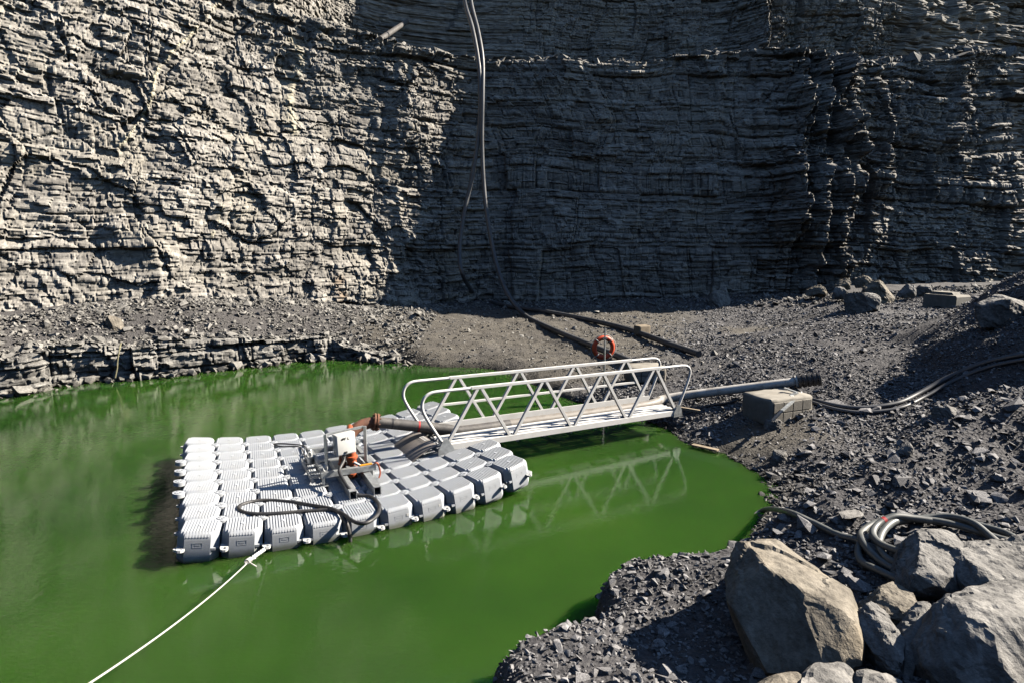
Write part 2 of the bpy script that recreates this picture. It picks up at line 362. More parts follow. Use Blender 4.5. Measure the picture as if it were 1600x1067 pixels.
def cliff_relief(s, z, x, rough=1.0):
    zz = z + fbm(s * .12, z * .12, 31, 3) * .7 + fbm(s * .7, z * .7, 32, 2) * .06 + s * .02
    ss = s + fbm(s * .3, z * .3, 33, 2) * .8
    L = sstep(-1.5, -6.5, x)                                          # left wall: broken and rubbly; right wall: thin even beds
    A, ea, la = blocks(ss, zz * .45, .9, 2.4, 101)
    B, eb, lb = blocks(ss, zz, .38, 1.0, 202)
    C, ec, lc = blocks(ss, zz, .15, .42, 303)
    wj = fbm(s * 1.1, z * 1.1, 47, 2) * .25
    h1, t1, g1 = worley(s + wj, zz + wj, 1.9, 1.2, 11)
    h2, t2, g2 = worley(s + wj, zz - wj, .72, .42, 12)
    h3, t3, g3 = worley(s, zz + wj, .30, .17, 13)
    lump = fbm(s * .22, z * .16, 41, 4)
    br = sstep(-.2, .3, fbm(s * .3, z * .3, 44, 4))                   # where the rock is broken up more
    d = lump * (.75 + .35 * L) + (A - .5) * (.55 - .05 * L) + (B - .5) * (.22 + .16 * L) + (C - .5) * (.21 + .05 * L) + (lc - .5) * (.10 - .05 * L) + (lb - .5) * .08 * (1 - L)
    d += (h1 - .5) * .38 * L + t1 * (.10 + .22 * L) + ((h2 - .5) * .22 + t2 * .16) * (.25 + .75 * L * (.45 + .55 * br)) + ((h3 - .5) * .10 + t3 * .07) * (.35 + .65 * L * (.4 + .6 * br))
    d -= .14 * np.exp(-(ea / .06) ** 2) + .10 * np.exp(-(eb / .05) ** 2) * (1 - .4 * L) + .05 * np.exp(-(ec / .03) ** 2) + .14 * L * np.exp(-(g1 / .04) ** 2) + .10 * np.exp(-(g2 / .07) ** 2) * (.3 + .7 * L * br)
    d = d * (1 - .52 * L) + lump * .35 * L + fbm(s * 5, z * 7, 46, 2) * .03
    tone = .51 - .11 * (1 - L) + (B - .5) * .35 + (C - .5) * .35 + (lc - .5) * .35 + (h2 - .5) * .35 * L + lump * .15 + (h1 - .5) * .2  # right wall toned darker as a whole: its shade deepened in the colour
    return d, np.clip(tone, 0, 1)
CPATH = [(-40, -6), (-33, 3.5), (-24, 11.8), (-16.6, 19.0), (-14.2, 21.2), (-11.6, 23.4), (-8.9, 25.8), (-5.6, 28.7), (-2.4, 31.5), (-1.4, 32.3), (-.2, 32.4), (2, 32.3), (7, 32.0), (12, 31.5), (14.5, 31.1), (17.9, 31.2),
         (24, 32.5), (34, 34.9), (52, 39.2)]
cp = catmull([q for q in CPATH], 14)
cpl = np.r_[0, np.cumsum(np.linalg.norm(np.diff(cp, axis=0), axis=1))]
sv = []; sc = 0.0
while sc < cpl[-1]:
    sv.append(sc); X = np.interp(sc, cpl, cp[:, 0]); sc += .05 if -19.5 < X < 29 else .35
sv = np.array(sv); bx = np.interp(sv, cpl, cp[:, 0]); by = np.interp(sv, cpl, cp[:, 1])
k = 3; tx = np.gradient(bx, sv); ty = np.gradient(by, sv)
kern = np.hanning(61); kern /= kern.sum(); tx = np.convolve(np.pad(tx, 30, 'edge'), kern, 'valid'); ty = np.convolve(np.pad(ty, 30, 'edge'), kern, 'valid')
nl = np.hypot(tx, ty); nx, ny = ty / nl, -tx / nl                          # towards the pit
rows = [(zz, 0) for zz in np.arange(0, 1, .0041)] + [(1, t) for t in np.linspace(0, 1, 14)] + [(1 + zz, 1) for zz in np.arange(.008, .62, .0042)] + [(1 + zz, 1) for zz in np.arange(.63, 1.25, .03)]
rz = np.array([r[0] for r in rows])[:, None]; rb = np.array([r[1] for r in rows])[:, None]
XX = np.broadcast_to(bx, (len(rows), len(bx)))
crest = 13.4 + sstep(17, 30, bx) * 1.2 + fbm(sv * .5, sv * 0 + 3, 51, 4) * .35 - sstep(1.0, 4.0, bx) * sstep(9, 6, bx) * .25 + sstep(-3.5, -7, bx) * .6
bench = 8.5 * sstep(-8.5, -2.5, bx)
Z = np.where(rz <= 1, rz * crest, crest + (rz - 1) * 13.0)
bat = .10 + .16 * sstep(-3, -9, bx)
setb = bat * np.minimum(Z, crest) + rb * bench + .10 * np.maximum(Z - crest, 0) * 1.2
SSv = np.broadcast_to(sv, Z.shape)
bfrac = np.broadcast_to(np.where((rz == 1), rb, 0), Z.shape)
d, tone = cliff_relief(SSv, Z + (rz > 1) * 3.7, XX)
# buttresses on the shaded wall whose right-hand flanks catch the sun
def fin(x, c, wl, wr, a): return a * np.where(x < c, np.exp(-((x - c) / wl) ** 2), np.exp(-((x - c) / wr) ** 2))
zw = Z + 0
for c, a, z0, z1 in ((13.9, .8, 4.5, 14), (15.1, 1.0, 0, 14), (16.2, 1.1, 1.0, 14), (17.3, 1.2, 2.5, 14), (20.3, .6, 7, 14), (10.0, .4, 9, 14), (25.2, .7, 9.5, 14)):
    cw = c + fbm(Z * .5, Z * 0 + c, 61, 4) * .55
    d = d + np.where(rz < 1.0, fin(XX, cw, .9, .12, a * 1.5) * sstep(z0 - .8, z0 + .8, zw) * (.65 + .5 * fbm(SSv * .4, Z * .7, 62, 3)), 0)
for c, a, z0 in ((14.1, .55, 2.5), (15.2, .6, -1), (16.3, .55, 0), (17.5, .7, 1.0)):             # stepped flank of the buttress
    cw = c + fbm(Z * .45, Z * 0 + c, 65, 4) * .7 + fbm(Z * 2.2, Z * 0 + c, 66, 2) * .12
    d = d - a * sstep(cw - .05, cw + .05, XX)
for c, a in ((13.2, 1.0), (14.4, .9), (15.8, .6), (20.5, .5)):
    cw = c + fbm(Z * .5, Z * 0 + c, 63, 4) * .7
    d = d + np.where(rz > 1.0, fin(XX, cw, 1.4, .2, a), 0)
calm = 1 - .45 * sstep(-4, 0, XX) * (1 - sstep(11, 13, XX))
d = d * calm * (1 - .75 * np.sin(np.pi * bfrac))
off = d - setb
VEINS = [([(348, 0), (300, 50), (262, 90), (243, 112), (232, 160), (213, 192), (188, 228)], 3.2, 1), ([(346, 322), (341, 345), (332, 370)], 4.0, 1), ([(455, 60), (469, 95), (452, 160), (461, 205)], 7.0, .7), ([(526, 440), (534, 470)], 9.0, -.45)]
def vein_attr():
    x_ = bx + nx * off; y_ = by + ny * off; z_ = Z - .3 - CAMH; zc = np.maximum(y_ * CP - z_ * SP, 1); u_ = 800 + FPX * x_ / zc; v_ = 533.5 - FPX * (y_ * SP + z_ * CP) / zc
    ve = np.zeros(Z.shape); ru = np.zeros(Z.shape); m = (u_ > 150) & (u_ < 560) & (v_ < 490) & (y_ > 15); uu, vv = u_[m], v_[m]; wv = fbm(uu * .05, vv * .05, 77, 3) * 5
    for pl, w_, k_ in VEINS:
        q = catmull(pl, 8); dd = np.full(uu.shape, 1e9)
        for i in range(len(q) - 1):
            e_ = q[i + 1] - q[i]; t = np.clip(((uu + wv - q[i][0]) * e_[0] + (vv - q[i][1]) * e_[1]) / (e_ @ e_), 0, 1); dd = np.minimum(dd, np.hypot(uu + wv - q[i][0] - t * e_[0], vv - q[i][1] - t * e_[1]))
        g = np.exp(-(dd / w_) ** 2) * np.clip(.75 + fbm(uu * .08, vv * .08, 78, 2), 0, 1)
        (ve if k_ > 0 else ru)[m] = np.maximum((ve if k_ > 0 else ru)[m], g * abs(k_))
    return ve, ru
vein, rusty = vein_attr(); off = off + vein * .12
VX = bx + nx * off; VY = by + ny * off
VZ = Z + bfrac * 0 + np.where(rz == 1, (fbm(SSv * 1.2, bfrac * 5, 71, 4) * .5 + .15) * np.sin(np.pi * np.clip(bfrac * 1.0, 0, 1)) + .25 * bfrac, 0) + np.where(rz > 1, .25, 0)
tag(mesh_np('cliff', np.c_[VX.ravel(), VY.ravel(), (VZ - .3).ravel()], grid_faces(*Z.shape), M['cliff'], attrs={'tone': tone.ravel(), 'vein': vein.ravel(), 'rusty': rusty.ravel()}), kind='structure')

# unseen pit wall behind the camera, added to cut sky light on the cliff
qp, qs = resample(catmull([(-40, -4), (-41, -18), (-31, -31), (-12, -37), (12, -38), (34, -35), (58, -27)], 10), .5)
qtx = np.gradient(qp[:, 0]); qty = np.gradient(qp[:, 1]); ql = np.hypot(qtx, qty); qnx, qny = -qty / ql, qtx / ql
QZ = np.linspace(0, 25, 64)[:, None] + qs[None] * 0; QS = np.broadcast_to(qs, QZ.shape); qd, qt = cliff_relief(QS, QZ, QS * 0 - 9.0); qd = qd - .12 * QZ
tag(mesh_np('unseen_rear_cliff', np.c_[(qp[:, 0] + qnx * qd).ravel(), (qp[:, 1] + qny * qd).ravel(), QZ.ravel()], grid_faces(*QZ.shape), M['cliff'], attrs={'tone': qt.ravel()}), kind='structure')

# rock ledge along the far left shore
lp = [P(*q)[:2] for q in SHORE_PX[:9]]; lp = [(-26, 9), (-20, 13.2)] + [tuple(q) for q in lp] + [tuple(P(640, 570, 0)[:2])]
lpath, ls = resample(catmull(lp, 12), .045)
ltx = np.gradient(lpath[:, 0]); lty = np.gradient(lpath[:, 1]); ker = np.hanning(41); ker /= ker.sum()
ltx = np.convolve(np.pad(ltx, 20, 'edge'), ker, 'valid'); lty = np.convolve(np.pad(lty, 20, 'edge'), ker, 'valid'); l_ = np.hypot(ltx, lty); lnx, lny = lty / l_, -ltx / l_
lrow = [(t, 0) for t in np.linspace(0, 1, 36)] + [(1, t) for t in np.linspace(.05, 1, 14)]
lr = np.array([r[0] for r in lrow])[:, None]; lb_ = np.array([r[1] for r in lrow])[:, None]
ltop = np.interp(lpath[:, 0], [-26, -13, -9, -6.3, -5.0, -4.0, -3.4], [1.25, 1.15, 1.0, .8, .42, .05, -.3]) + fbm(ls * .6, ls * 0, 81, 4) * .34 * np.interp(lpath[:, 0], [-5, -3.6], [1, .2])
LZ = -.3 + lr * (ltop + .3); LS = np.broadcast_to(ls, LZ.shape)
zz = LZ + fbm(LS * .3, LZ * .3, 83, 2) * .1; B, eb, lb2 = blocks(LS, zz, .17, .75, 505); C, ec, lc2 = blocks(LS, zz, .075, .3, 606); A, ea, la2 = blocks(LS, zz * .3, .9, 1.7, 707)
ld_ = (A - .5) * .75 + (B - .5) * .30 + (C - .5) * .12 + fbm(LS * .5, LZ * .4, 84, 4) * .45 + fbm(LS * 4, LZ * 5, 85, 3) * .08 - .10 * np.exp(-(eb / .035) ** 2) - .14 * np.exp(-(ea / .06) ** 2)
ld_ = ld_ * (1 - .6 * lb_) - .12 * lr - lb_ * 1.5 + .25
LV = np.c_[(lpath[:, 0] + lnx * ld_).ravel(), (lpath[:, 1] + lny * ld_).ravel(), (LZ + lb_ * (.06 + fbm(LS * 2, lb_ * 4, 86, 3) * .1) - .30 * lb_ ** 2).ravel()]
tag(mesh_np('rock_ledge', LV, grid_faces(*LZ.shape), M['ledge'], attrs={'tone': np.clip(.5 + (B - .5) * .7 + (lc2 - .5) * .4, 0, 1).ravel()}), kind='structure')
#@@OBJECTS
# ------------------------------------------------------------------ placing helpers
def tz(x, y): return float(terrain_z(np.array([x]), np.array([y]))[0])
def G(px, py, dz=0.0):
    """ground point seen at a photo pixel, lifted by dz"""
    d = P(px, py, 0) - Vector((0, 0, CAMH)); d.normalize(); t = np.arange(2.5, 60, .04); x, y, z = d.x * t, d.y * t, CAMH + d.z * t
    h = np.where(terrain_z(x, y) + dz > z)[0]; i = h[0] if len(h) else len(t) - 1
    return Vector((x[i], y[i], z[i]))
def thing(name, loc, label, cat, group=None): return empty(name, loc, 0, label, cat, group)
def part(mb, name, mat, parent, smooth=None):
    """part built in world coordinates under a thing (an unrotated empty) or under one of its parts"""
    o = Vector((0, 0, 0)); q = parent
    while q is not None: o += q.location; q = q.parent
    mb.v = [(x - o.x, y - o.y, z - o.z) for x, y, z in mb.v]
    return mb.build(name, mat, parent, smooth)
def solo(mb, name, mat, label, cat, group=None, smooth=None):
    c = np.array(mb.v); o = Vector((c[:, 0].mean(), c[:, 1].mean(), c[:, 2].min()))
    mb.v = [(x - o.x, y - o.y, z - o.z) for x, y, z in mb.v]
    ob = mb.build(name, mat, None, smooth); ob.location = o; return tag(ob, label, cat, group)

M['plastic'] = simple('grey_plastic', (.43, .455, .49), .5, 0, .06, 6, .05, dirt=(.35, .352, .345), dirt_scale=2.5, dirt_amt=.5)
def waterline(m):
    nt = m.node_tree; N = nt.nodes; b = N['Principled BSDF']; src = b.inputs['Base Color'].links[0].from_socket; geo = N.new('ShaderNodeNewGeometry'); sx = N.new('ShaderNodeSeparateXYZ'); nt.links.new(geo.outputs['Position'], sx.inputs[0])
    ad = N.new('ShaderNodeMath'); ad.operation = 'MULTIPLY_ADD'; ad.inputs[1].default_value = -.10; nt.links.new(noise(nt, 7, 4), ad.inputs[0]); nt.links.new(sx.outputs[2], ad.inputs[2])
    mr = N.new('ShaderNodeMapRange'); mr.inputs[1].default_value = -.02; mr.inputs[2].default_value = .05; mr.inputs[3].default_value = .75; mr.inputs[4].default_value = 0; nt.links.new(ad.outputs[0], mr.inputs[0])
    nt.links.new(mixc(nt, mr.outputs[0], src, (.16, .17, .10)), b.inputs['Base Color'])
waterline(M['plastic'])
M['lug'] = simple('pale_plastic', (.55, .56, .56), .5, 0, .1, 8)
M['galv'] = simple('galvanised_steel', (.40, .42, .43), .42, .55, .22, 18, .05, dirt=(.25, .24, .22), dirt_scale=5)
M['alu'] = simple('aluminium', (.72, .715, .70), .45, 0, .08, 12, .03, dirt=(.42, .40, .36), dirt_scale=6, dirt_amt=.4)
M['white'] = simple('white_paint', (.62, .62, .60), .4, 0, .04, 6)
M['black'] = simple('black_print', (.02, .02, .022), .5)
M['rubber'] = simple('black_rubber', (.028, .028, .031), .5, 0, .25, 8, .1, dirt=(.08, .075, .068), dirt_scale=4, dirt_amt=.6)
M['greyhose'] = simple('grey_hose', (.10, .107, .104), .5, 0, .15, 7, .05, dirt=(.2, .19, .17), dirt_scale=4)
M['polypipe'] = simple('black_poly_pipe', (.075, .077, .083), .45, 0, .2, 3, .04, dirt=(.075, .072, .068), dirt_scale=1.2, dirt_amt=.6)
M['steelpipe'] = simple('dull_steel_pipe', (.62, .59, .54), .5, 0, .10, 7, .08, dirt=(.16, .12, .085), dirt_scale=4, dirt_amt=.7)
M['deckpipe'] = simple('dusty_grey_pipe', (.22, .20, .178), .6, 0, .2, 7, .08, dirt=(.14, .115, .09), dirt_scale=4, dirt_amt=.7)
M['darkpipe'] = simple('scuffed_dark_pipe', (.085, .08, .078), .55, .1, .3, 8, .1, dirt=(.2, .185, .165), dirt_scale=5, dirt_amt=.8)
M['rust'] = simple('rusty_steel', (.17, .075, .045), .75, .1, .35, 10, .3, dirt=(.07, .045, .035), dirt_scale=6, dirt_amt=.8)
M['pump'] = simple('orange_pump_paint', (.42, .095, .035), .5, 0, .3, 14, .1, dirt=(.12, .05, .03), dirt_scale=9, dirt_amt=.7)
M['yellow'] = simple('orange_strap', (.62, .27, .02), .6)
M['ring'] = simple('orange_life_ring', (.68, .085, .03), .5, 0, .08, 6)
M['rope'] = simple('white_rope', (.50, .49, .46), .8, 0, .2, 60, .3, dirt=(.3, .29, .25), dirt_scale=12)
M['flap'] = simple('ramp_plate', (.25, .225, .205), .6, 0, .15, 6, .05, dirt=(.2, .185, .165), dirt_scale=4)
M['wood'] = simple('weathered_board', (.25, .20, .14), .8, 0, .3, 8, .2)
M['concrete'] = simple('concrete', (.27, .25, .215), .9, 0, .18, 5, .3, dirt=(.17, .15, .12), dirt_scale=2.2, dirt_amt=.7)
M['red'] = simple('red_mark', (.45, .03, .03), .5)
M['stain'] = simple('old_rope', (.20, .185, .11), .9)

# ------------------------------------------------------------------ floating dock of plastic cubes
DX0, DY0, DYAW, DA, DC0, DB = -4.0866, 7.364, .4541, .03, 2.0982, .0415
DCY, DSY = math.cos(DYAW), math.sin(DYAW)
def dock(u, v, dz=0.0):
    w_ = v + DB * (u - DC0) ** 2
    return Vector((DX0 + DCY * u - DSY * w_, DY0 + DSY * u + DCY * w_, .27 + DA * (u - DC0) ** 2 + dz))
def pj(q):
    z = q[2] - CAMH; zc = q[1] * CP - z * SP; yc = q[1] * SP + z * CP
    return np.array((800 + FPX * q[0] / zc, 533.5 - FPX * yc / zc))
def idock(px, py, dz=0.0):
    q = np.array([2.5, 2.0]); t = np.array((px, py))
    for _ in range(20):
        r = pj(dock(q[0], q[1], dz)) - t; e = 1e-4
        J = np.array([(pj(dock(q[0] + e, q[1], dz)) - t - r) / e, (pj(dock(q[0], q[1] + e, dz)) - t - r) / e]).T
        q = q - np.linalg.solve(J, r)
    return q
def DK(px, py, dz=0.0): return dock(*idock(px, py, dz), dz)
def dframe(u, v):
    e = 1e-3; a = (dock(u + e, v) - dock(u - e, v)).normalized(); b = (dock(u, v + e) - dock(u, v - e)).normalized()
    n = a.cross(b).normalized(); b = n.cross(a)
    return Matrix((a, b, n)).transposed().to_4x4()
TOPZ = .012
def octo(h, c): return [(-h + c, -h), (h - c, -h), (h, -h + c), (h, h - c), (h - c, h), (-h + c, h), (-h, h - c), (-h, -h + c)]
def cube_mesh():
    m = MB(); V = []; Fc = []
    rings = [(-.40, .215, .075), (-.375, .237, .088), (-.34, .246, .094), (-.20, .2475, .096), (-.085, .2465, .094), (-.04, .241, .088), (-.012, .229, .078), (.002, .219, .072), (TOPZ, .208, .066)]
    for z, h, c in rings: V += [(x, y, z) for x, y in octo(h, c)]
    for i in range(len(rings) - 1):
        for k_ in range(8): Fc.append((i * 8 + k_, i * 8 + (k_ + 1) % 8, (i + 1) * 8 + (k_ + 1) % 8, (i + 1) * 8 + k_))
    n = (len(rings) - 1) * 8; Fc += [tuple(range(7, -1, -1)), tuple(range(n, n + 8))]; m.add(V, Fc)
    for i in range(12):                                                       # anti-slip ribs, running down over the shoulders
        x = -.1925 + i * .035; hy = .222 if abs(x) < .145 else .222 - (abs(x) - .145) * 1.0
        y1 = hy - .02; w2 = .010
        for sgn in (0,):
            zt = TOPZ + .009
            prof = [(-hy - .024, -.04), (-hy + .002, .004), (-y1, zt), (y1, zt), (hy - .002, .004), (hy + .024, -.04)]
            VV = [(x - w2, y, z) for y, z in prof] + [(x + w2, y, z) for y, z in prof]
            FF = [(j, j + 1, 7 + j, 6 + j) for j in range(5)] + [(0, 1, 2, 3, 4, 5)[::-1], (6, 7, 8, 9, 10, 11)]
            m.add(VV, [f[::-1] for f in FF[:5]] + FF[5:])
    m.prism([(.03 * math.cos(a * math.pi / 4), .03 * math.sin(a * math.pi / 4)) for a in range(8)], TOPZ, TOPZ + .013)
    for r_ in range(4):                                                       # maker's frame pressed into each side
        R3 = Matrix.Rotation(r_ * math.pi / 2, 3, 'Z')
        for (cx, cz, sx_, sz_) in ((0, -.115, .12, .008), (0, -.175, .12, .008), (-.056, -.145, .008, .06), (.056, -.145, .008, .06), (0, -.145, .06, .02)):
            m.box(R3 @ Vector((cx, -.2465, cz)), (sx_, .004, sz_), R3)
        for sx_ in (-1, 1): m.box(R3 @ Vector((sx_ * .185, -.222, -.2)), (.05, .05, .03), R3, 0)
    return m.mesh('float_cube', M['plastic'], 35)
dock_o = thing('floating_dock', dock(2.5, 2.25, -.4), 'floating dock of pale grey ribbed plastic cubes pinned together on the green water', 'dock')
DL = dock_o.location
cm = cube_mesh()
pm = MB()
pm.prism([(.085 * math.cos(a * math.pi / 8), .085 * math.sin(a * math.pi / 8)) for a in range(16)], -.06, .0)
pm.prism([(.06 * math.cos(a * math.pi / 8), .06 * math.sin(a * math.pi / 8)) for a in range(16)], .0, .008)
for a in range(4):
    pm.box((0, 0, .010), (.10, .009, .008), Matrix.Rotation(a * math.pi / 4, 3, 'Z'))
pm = pm.mesh('connector_pin', M['plastic'], 35)
lm = MB(); lm.prism([(-.085, -.035), (.0, -.04), (.0, -.018), (-.012, 0), (0, .018), (0, .04), (-.085, .035)], -.012, .012)
lm.prism([(.0, -.04), (.03, -.034), (.048, -.014), (.048, .014), (.03, .034), (0, .04), (0, .022), (.02, .018), (.028, 0), (.02, -.018), (0, -.022)], -.012, .012)
lm = lm.mesh('tie_lug', M['lug'])
NU, NV = 10, 9
for i in range(NU):
    for j in range(NV):
        u, v = .25 + .5 * i, .25 + .5 * j
        o = inst('float_cube', cm, dock_o); c = dock(u, v, random.uniform(-.007, .007)) - DL
        o.matrix_local = Matrix.Translation(c) @ dframe(u, v) @ Matrix.Rotation(random.uniform(-.012, .012), 4, 'X') @ Matrix.Rotation(random.uniform(-.012, .012), 4, 'Y')
for i in range(0, NU + 1):
    for j in range(0, NV + 1):
        edge = i in (0, NU) or j in (0, NV)
        if edge and not (i == 0 and 3 <= j <= 6): continue
        o = inst('connector_pin', pm, dock_o); o.matrix_local = Matrix.Translation(dock(.5 * i - (.03 if i == 0 else 0), .5 * j, .004) - DL) @ dframe(.5 * i, .5 * j) @ Matrix.Rotation(random.uniform(0, 3), 4, 'Z')
for i in range(NU + 1):                                                       # eyes standing out of the near edge and the two sides
    o = inst('tie_lug', lm, dock_o); o.matrix_local = Matrix.Translation(dock(.5 * i, -.03, -.2 + random.uniform(-.01, .01)) - DL) @ dframe(.5 * i, 0) @ Matrix.Rotation(-math.pi / 2 + random.uniform(-.25, .25), 4, 'Z') @ Matrix.Rotation(random.uniform(-.15, .15), 4, 'Y') @ Matrix.Scale(1.25, 4)
for j in range(NV + 1):
    for uu, rr in ((0, math.pi), (5, 0)):
        o = inst('tie_lug', lm, dock_o); o.matrix_local = Matrix.Translation(dock(uu + (.03 if uu else -.03), .5 * j, -.2) - DL) @ dframe(uu, .5 * j) @ Matrix.Rotation(rr, 4, 'Z')
for i in (3, 5, 6):                                                           # small white stickers
    st = MB(); st.box((0, 0, 0), (.035, .004, .04)); o = st.build('sticker', M['white'], dock_o)
    o.matrix_local = Matrix.Translation(dock(.25 + .5 * i + .15, -.0, -.125) - DL) @ dframe(.25 + .5 * i, 0)

# ------------------------------------------------------------------ pump skid on the dock
fr = thing('pump_frame', dock(2.3, 1.6, .02), 'galvanised pump skid with white control box and orange pump on the floating dock', 'pump')
def Q(u, v, z): return dock(u, v, z + TOPZ + .008 - DA * (u - DC0) ** 2)
def rect_tube(a, b, w_, h_, t=.008):
    m = MB(); a = Vector(a); b = Vector(b); x = (b - a).normalized(); y = Vector((0, 0, 1)).cross(x).normalized(); z = x.cross(y)
    m.bar(a + z * (h_ - t) / 2, b + z * (h_ - t) / 2, w_, t); m.bar(a - z * (h_ - t) / 2, b - z * (h_ - t) / 2, w_, t)
    m.bar(a + y * (w_ - t) / 2, b + y * (w_ - t) / 2, t, h_ - 2 * t); m.bar(a - y * (w_ - t) / 2, b - y * (w_ - t) / 2, t, h_ - 2 * t)
    return m
for u0 in (2.26, 2.62): part(rect_tube(Q(u0, .60, .065), Q(u0, 2.5, .065), .105, .13), 'skid_beam', M['galv'], fr)
UL, UR, VF, VB = 1.97, 2.72, 1.30, 2.55
zt = .19
part(MB().bar(Q(UL - .05, VF, zt), Q(UR + .05, VF, zt), .07, .09, bev=.004), 'front_channel', M['galv'], fr)
part(MB().bar(Q(UL - .05, VB, zt), Q(UR + .05, VB, zt), .07, .09, bev=.004), 'rear_channel', M['galv'], fr)
for u0 in (UL, UR, 2.36): part(MB().bar(Q(u0, VF + .04, zt - .005), Q(u0, VB - .04, zt - .005), .06, .075, bev=.004), 'side_channel', M['galv'], fr)
for u0 in (UL, UR):
    for v0 in (VF + .05, VB - .05):
        part(MB().bar(Q(u0, v0, .0), Q(u0, v0, zt - .045), .05, .05).box(Q(u0, v0, .006), (.12, .12, .012), dframe(u0, v0).to_3x3()), 'foot', M['galv'], fr)
for k_ in range(5): part(MB().bar(Q(UL - .16, VF + .16 + k_ * .22, .12), Q(UL + .0, VF + .16 + k_ * .22, .12), .07, .02), 'side_step', M['galv'], fr)
part(MB().bar(Q(UL - .17, VF + .05, .09), Q(UL - .17, VB - .1, .09), .03, .06), 'step_rail', M['galv'], fr)
posts = [(UL + .06, VF + .10), (UR - .04, VF + .26)]
for u0, v0 in posts: part(MB().bar(Q(u0, v0, zt + .04), Q(u0, v0, .80), .04, .045, bev=.003), 'post', M['galv'], fr)
for z0 in (.785, .56): part(MB().bar(Q(posts[0][0] + .02, posts[0][1] + .025, z0), Q(posts[1][0] - .02, posts[1][1] + .025, z0), .025, .04, bev=.003), 'cross_rail', M['galv'], fr)
part(MB().bar(Q(UL + .02, VF + .5, zt + .05), Q(UR, VF + .5, zt + .05), .10, .02), 'deck_strip', M['galv'], fr)
FM = dframe(2.3, 1.5).to_3x3()
bc = Q(2.30, 1.33, .64); BM = FM @ Matrix.Rotation(math.radians(14), 3, 'Z') @ Matrix.Rotation(math.radians(-3), 3, 'X')
box_o = part(MB().box(bc, (.32, .13, .33), BM, .012), 'control_box', M['white'], fr, 40)
part(MB().box(bc + BM @ Vector((0, -.068, 0)), (.29, .006, .30), BM, .002), 'box_door', M['white'], box_o, 40)
lg = MB()                                                                    # printed mark: a slanted oval and two letters
FR_ = BM @ Matrix.Rotation(math.radians(90), 3, 'X')
def printed(poly, ox, oz, th=.0015):
    lg.prism(poly, 0, th, Matrix.Translation(bc + BM @ Vector((ox, -.0718, oz))) @ FR_.to_4x4())
printed([(.030 * math.cos(a * .524) + .012 * math.sin(a * .524), .019 * math.sin(a * .524)) for a in range(12)], -.055, .085)
printed([(-.024, -.019), (-.012, -.019), (-.008, -.003), (.006, -.003), (.008, .004), (-.006, .004), (-.004, .012), (.014, .012), (.016, .019), (-.014, .019)], -.008, .085)
printed([(-.018, -.019), (.018, -.019), (.020, -.010), (-.004, -.010), (.004, .019), (-.008, .019)], .036, .083)
part(lg, 'logo_print', M['black'], box_o)
part(MB().box(bc + BM @ Vector((-.02, -.076, -.125)), (.05, .014, .024), BM, .004), 'box_latch', M['black'], box_o)
for dx_ in (-.09, -.03, .03): part(MB().tube([bc + BM @ Vector((dx_, -.01, -.165)), bc + BM @ Vector((dx_, -.01, -.20))], .016, 8), 'cable_gland', M['black'], box_o)
pmp = MB(); c0_ = Q(2.40, 1.52, .30)
def lathe(m, c, ax, prof, n=16):
    ax = Vector(ax).normalized(); x = ax.orthogonal().normalized(); y = ax.cross(x); V = []; Fc = []
    for h_, r_ in prof:
        for k_ in range(n): a = 2 * math.pi * k_ / n; V.append(tuple(Vector(c) + ax * h_ + (x * math.cos(a) + y * math.sin(a)) * r_))
    for i in range(len(prof) - 1):
        for k_ in range(n): Fc.append((i * n + k_, i * n + (k_ + 1) % n, (i + 1) * n + (k_ + 1) % n, (i + 1) * n + k_))
    Fc += [tuple(range(n - 1, -1, -1)), tuple((len(prof) - 1) * n + k_ for k_ in range(n))]
    return m.add(V, Fc)
lathe(pmp, Q(2.44, 1.5, .02), (0, 0, 1), [(0, .08), (.06, .085), (.07, .06), (.12, .06), (.13, .1), (.16, .1), (.17, .075), (.30, .075), (.31, .095), (.34, .095), (.35, .07), (.42, .065), (.44, .03)], 18)
pump_o = part(pmp, 'pump_body', M['pump'], fr, 40)
part(lathe(MB(), Q(2.30, 1.56, .12), (0, 0, 1), [(0, .05), (.10, .055), (.11, .07), (.13, .07), (.14, .055), (.24, .05), (.26, .02)], 16), 'pump_motor', M['pump'], fr, 40)
for k_ in range(4):
    a = k_ * math.pi / 2 + .4; part(lathe(MB(), Q(2.44 + .085 * math.cos(a), 1.5 + .085 * math.sin(a), .16), (0, 0, 1), [(0, .012), (.05, .012), (.05, .018), (.065, .018)], 6), 'bolt', M['galv'], pump_o)
part(MB().tube([Q(2.46, 1.42, .27), Q(2.54, 1.34, .23), Q(2.60, 1.32, .20)], .022, 8), 'drain_spout', M['lug'], fr, 50)
part(MB().tube([Q(2.44, 1.55, .42), Q(2.47, 1.75, .60), Q(2.55, 2.1, .66)], .05, 10), 'riser', M['pump'], fr, 50)
part(MB().bar(Q(2.52, 1.32, zt + .05), Q(2.72, 1.31, zt + .055), .05, .02, bev=.004), 'lashing_strap', M['yellow'], fr)
sling = catmull([Q(2.73, 1.28, .23), Q(2.77, 1.25, .27), Q(2.81, 1.26, .22), Q(2.83, 1.24, .10), Q(2.80, 1.22, .02)], 6)
part(MB().tube(sling, .013, 6), 'lifting_sling', M['pump'], fr, 60)
for u0, v0 in ((UL + .02, VF - .01), (UL - .1, VB - .5)):
    rg = [Q(u0, v0, zt + .06) + FM @ Vector((.03 * math.cos(a), 0, .045 + .045 * math.sin(a))) for a in np.linspace(-.6, 2 * math.pi - .6, 15)]
    part(MB().tube(rg, .009, 6), 'lifting_eye', M['lug'], fr, 60)
vb = MB(); lathe(vb, Q(UL - .08, VB - .45, .12), (0, 0, 1), [(0, .05), (.1, .05), (.11, .075), (.14, .075), (.15, .045), (.22, .04), (.25, .02)], 14)
